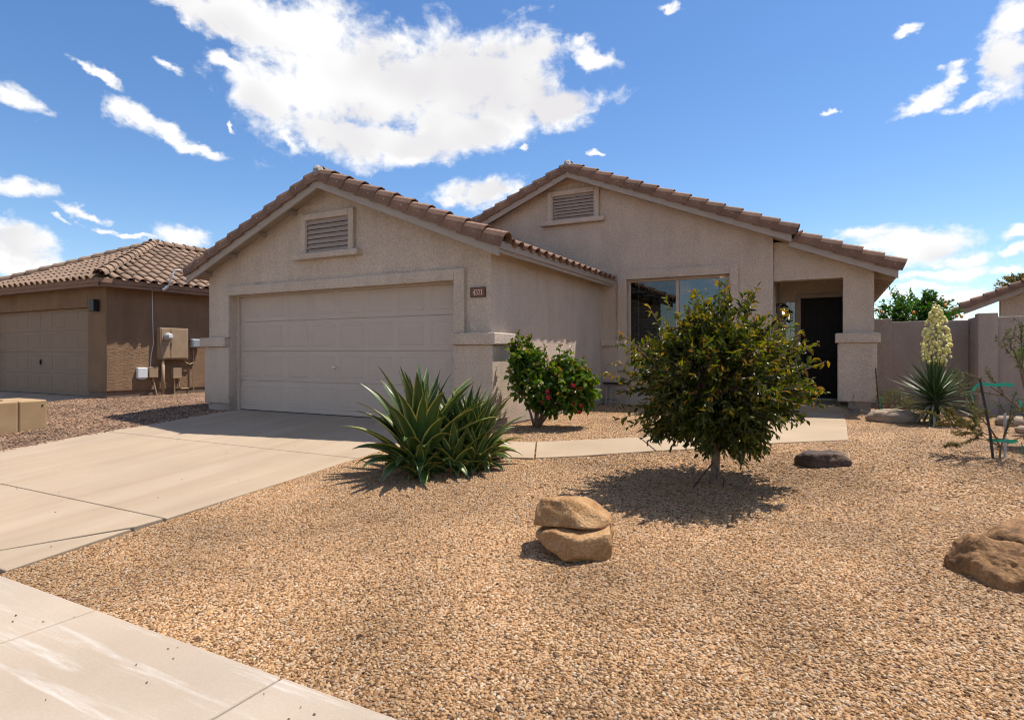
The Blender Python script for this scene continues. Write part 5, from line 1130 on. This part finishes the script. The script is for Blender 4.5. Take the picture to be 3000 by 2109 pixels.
# --- trees beyond the wall
def bgtree(loc, label, trunk_h, ctr, radii, ntw, nlf, L_, W, ml, seed, fruit=0, cat='tree'):
    t = empty('background_tree', loc, label, cat); r = random.Random(seed)
    MB().tube([(0, 0, -.05), (.03, 0, trunk_h * .5), (0, .02, trunk_h), (0, 0, ctr[2])], [.10, .08, .06, .02], 9).build('trunk', M['stem_b'], t, local=True)
    rf = lambda d: (1 + .22 * mnoise.noise(d * 2.4 + Vector((seed, 0, 0))) + .12 * mnoise.noise(d * 6 + Vector((0, seed, 0)))) / math.sqrt((d.x / radii[0]) ** 2 + (d.y / radii[1]) ** 2 + (d.z / radii[2]) ** 2)
    crown(t, r, ctr, rf, ntw, nlf, L_, W, ml, ml, M['stem_b'], (0, 0, trunk_h), tipj=.18)
    if fruit:
        fm = MB().lathe([(.005, -.038), (.03, -.026), (.038, 0), (.03, .026), (.005, .038)], (0, 0, 0), 10).mesh('fruit', M['orange'], smooth=True)
        for k in range(fruit):
            d = rv(r); d.y = -abs(d.y); p = Vector(loc) + Vector(ctr) + d.normalized() * rf(d.normalized()) * .95; place('fruit', fm, t, Matrix.Translation(p))
    return t
bgtree((1.98, 18.6, 0), 'dark green orange tree rising behind the block wall', 1.0, (0, 0, 1.75), (1.05, 1.0, .95), 420, 15, .12, .06, M['leaf_cit'], 3, 16)
bgtree((8.3, 36, 0), 'sparse olive-brown tree behind the roof at the right edge', 3.0, (-.1, 0, 4.25), (1.3, 1.3, .55), 260, 16, .16, .07, M['leaf_des'], 8)
bgtree((9.6, 37, 0), 'taller sparse tree partly cut off by the right edge', 3.0, (1.0, 0, 4.9), (1.3, 1.3, .8), 240, 16, .16, .07, M['leaf_des'], 12)
bgtree((.98, 19.0, 0), 'light green shrub tips just above the block wall by the column', .8, (0, 0, 1.62), (.55, .5, .35), 90, 12, .09, .04, M['leaf_low'], 14)

# ------------------------------------------------------------------ small litter on the pavements
lt = MB(); r6 = random.Random(77)
for i in range(26):
    x_ = r6.uniform(-4.4, -1.2); y_ = 1.88 - abs(r6.gauss(0, .35)); 
    if y_ < .5: continue
    z_ = g(y_) + .010; s = r6.uniform(.003, .007); a_ = r6.uniform(0, 3.14)
    lt.tube([(x_ - s * math.cos(a_), y_ - s * math.sin(a_), z_), (x_, y_, z_ + .002), (x_ + s * math.cos(a_), y_ + s * math.sin(a_), z_)], [.002, s * .55, .0015], 6)
for i in range(18):
    x_ = r6.uniform(-9.6, -4.95); y_ = r6.uniform(2.1, 5.5); z_ = g(y_) + .012; s = r6.uniform(.003, .007); a_ = r6.uniform(0, 3.14)
    lt.tube([(x_ - s * math.cos(a_), y_ - s * math.sin(a_), z_), (x_, y_, z_ + .002), (x_ + s * math.cos(a_), y_ + s * math.sin(a_), z_)], [.002, s * .55, .0015], 6)
tag(lt.build('leaf_litter', M['litter']), 'tiny brown seed pods scattered on the pavement', 'litter', kind='stuff')
sg = MB()
for i in range(40):
    x_ = r6.uniform(-4.5, 1.5); y_ = r6.uniform(2.0, 4.8); a_ = r6.uniform(0, 3.14); l_ = r6.uniform(.03, .09); z_ = g(y_) + .006
    sg.tube([(x_, y_, z_), (x_ + l_ * .5 * math.cos(a_), y_ + l_ * .5 * math.sin(a_), z_ + .008), (x_ + l_ * math.cos(a_ + .25), y_ + l_ * math.sin(a_ + .25), z_)], .0012, 4)
tag(sg.build('dry_twigs', M['straw']), 'pale dry grass bits lying on the gravel', 'litter', kind='stuff')
fl_ = MB(); r7 = random.Random(91)
for i in range(90):
    if i < 60: x_, y_ = r7.gauss(-1.05, .55), r7.gauss(5.5, .5)
    else: x_, y_ = r7.uniform(-3.6, 2.2), r7.uniform(2.2, 8.5)
    p_ = Vector((x_, y_, g(y_) + .012)); d_ = Vector((r7.uniform(-1, 1), r7.uniform(-1, 1), .1)).normalized()
    leaf(fl_, p_, d_, Vector((r7.uniform(-.4, .4), r7.uniform(-.4, .4), 1)), r7.uniform(.025, .055), r7.uniform(.012, .022), .3, .3)
tag(fl_.build('fallen_leaves', M['litter'], fixn=False), 'small dry leaves fallen on the gravel under the round tree', 'litter', kind='stuff')
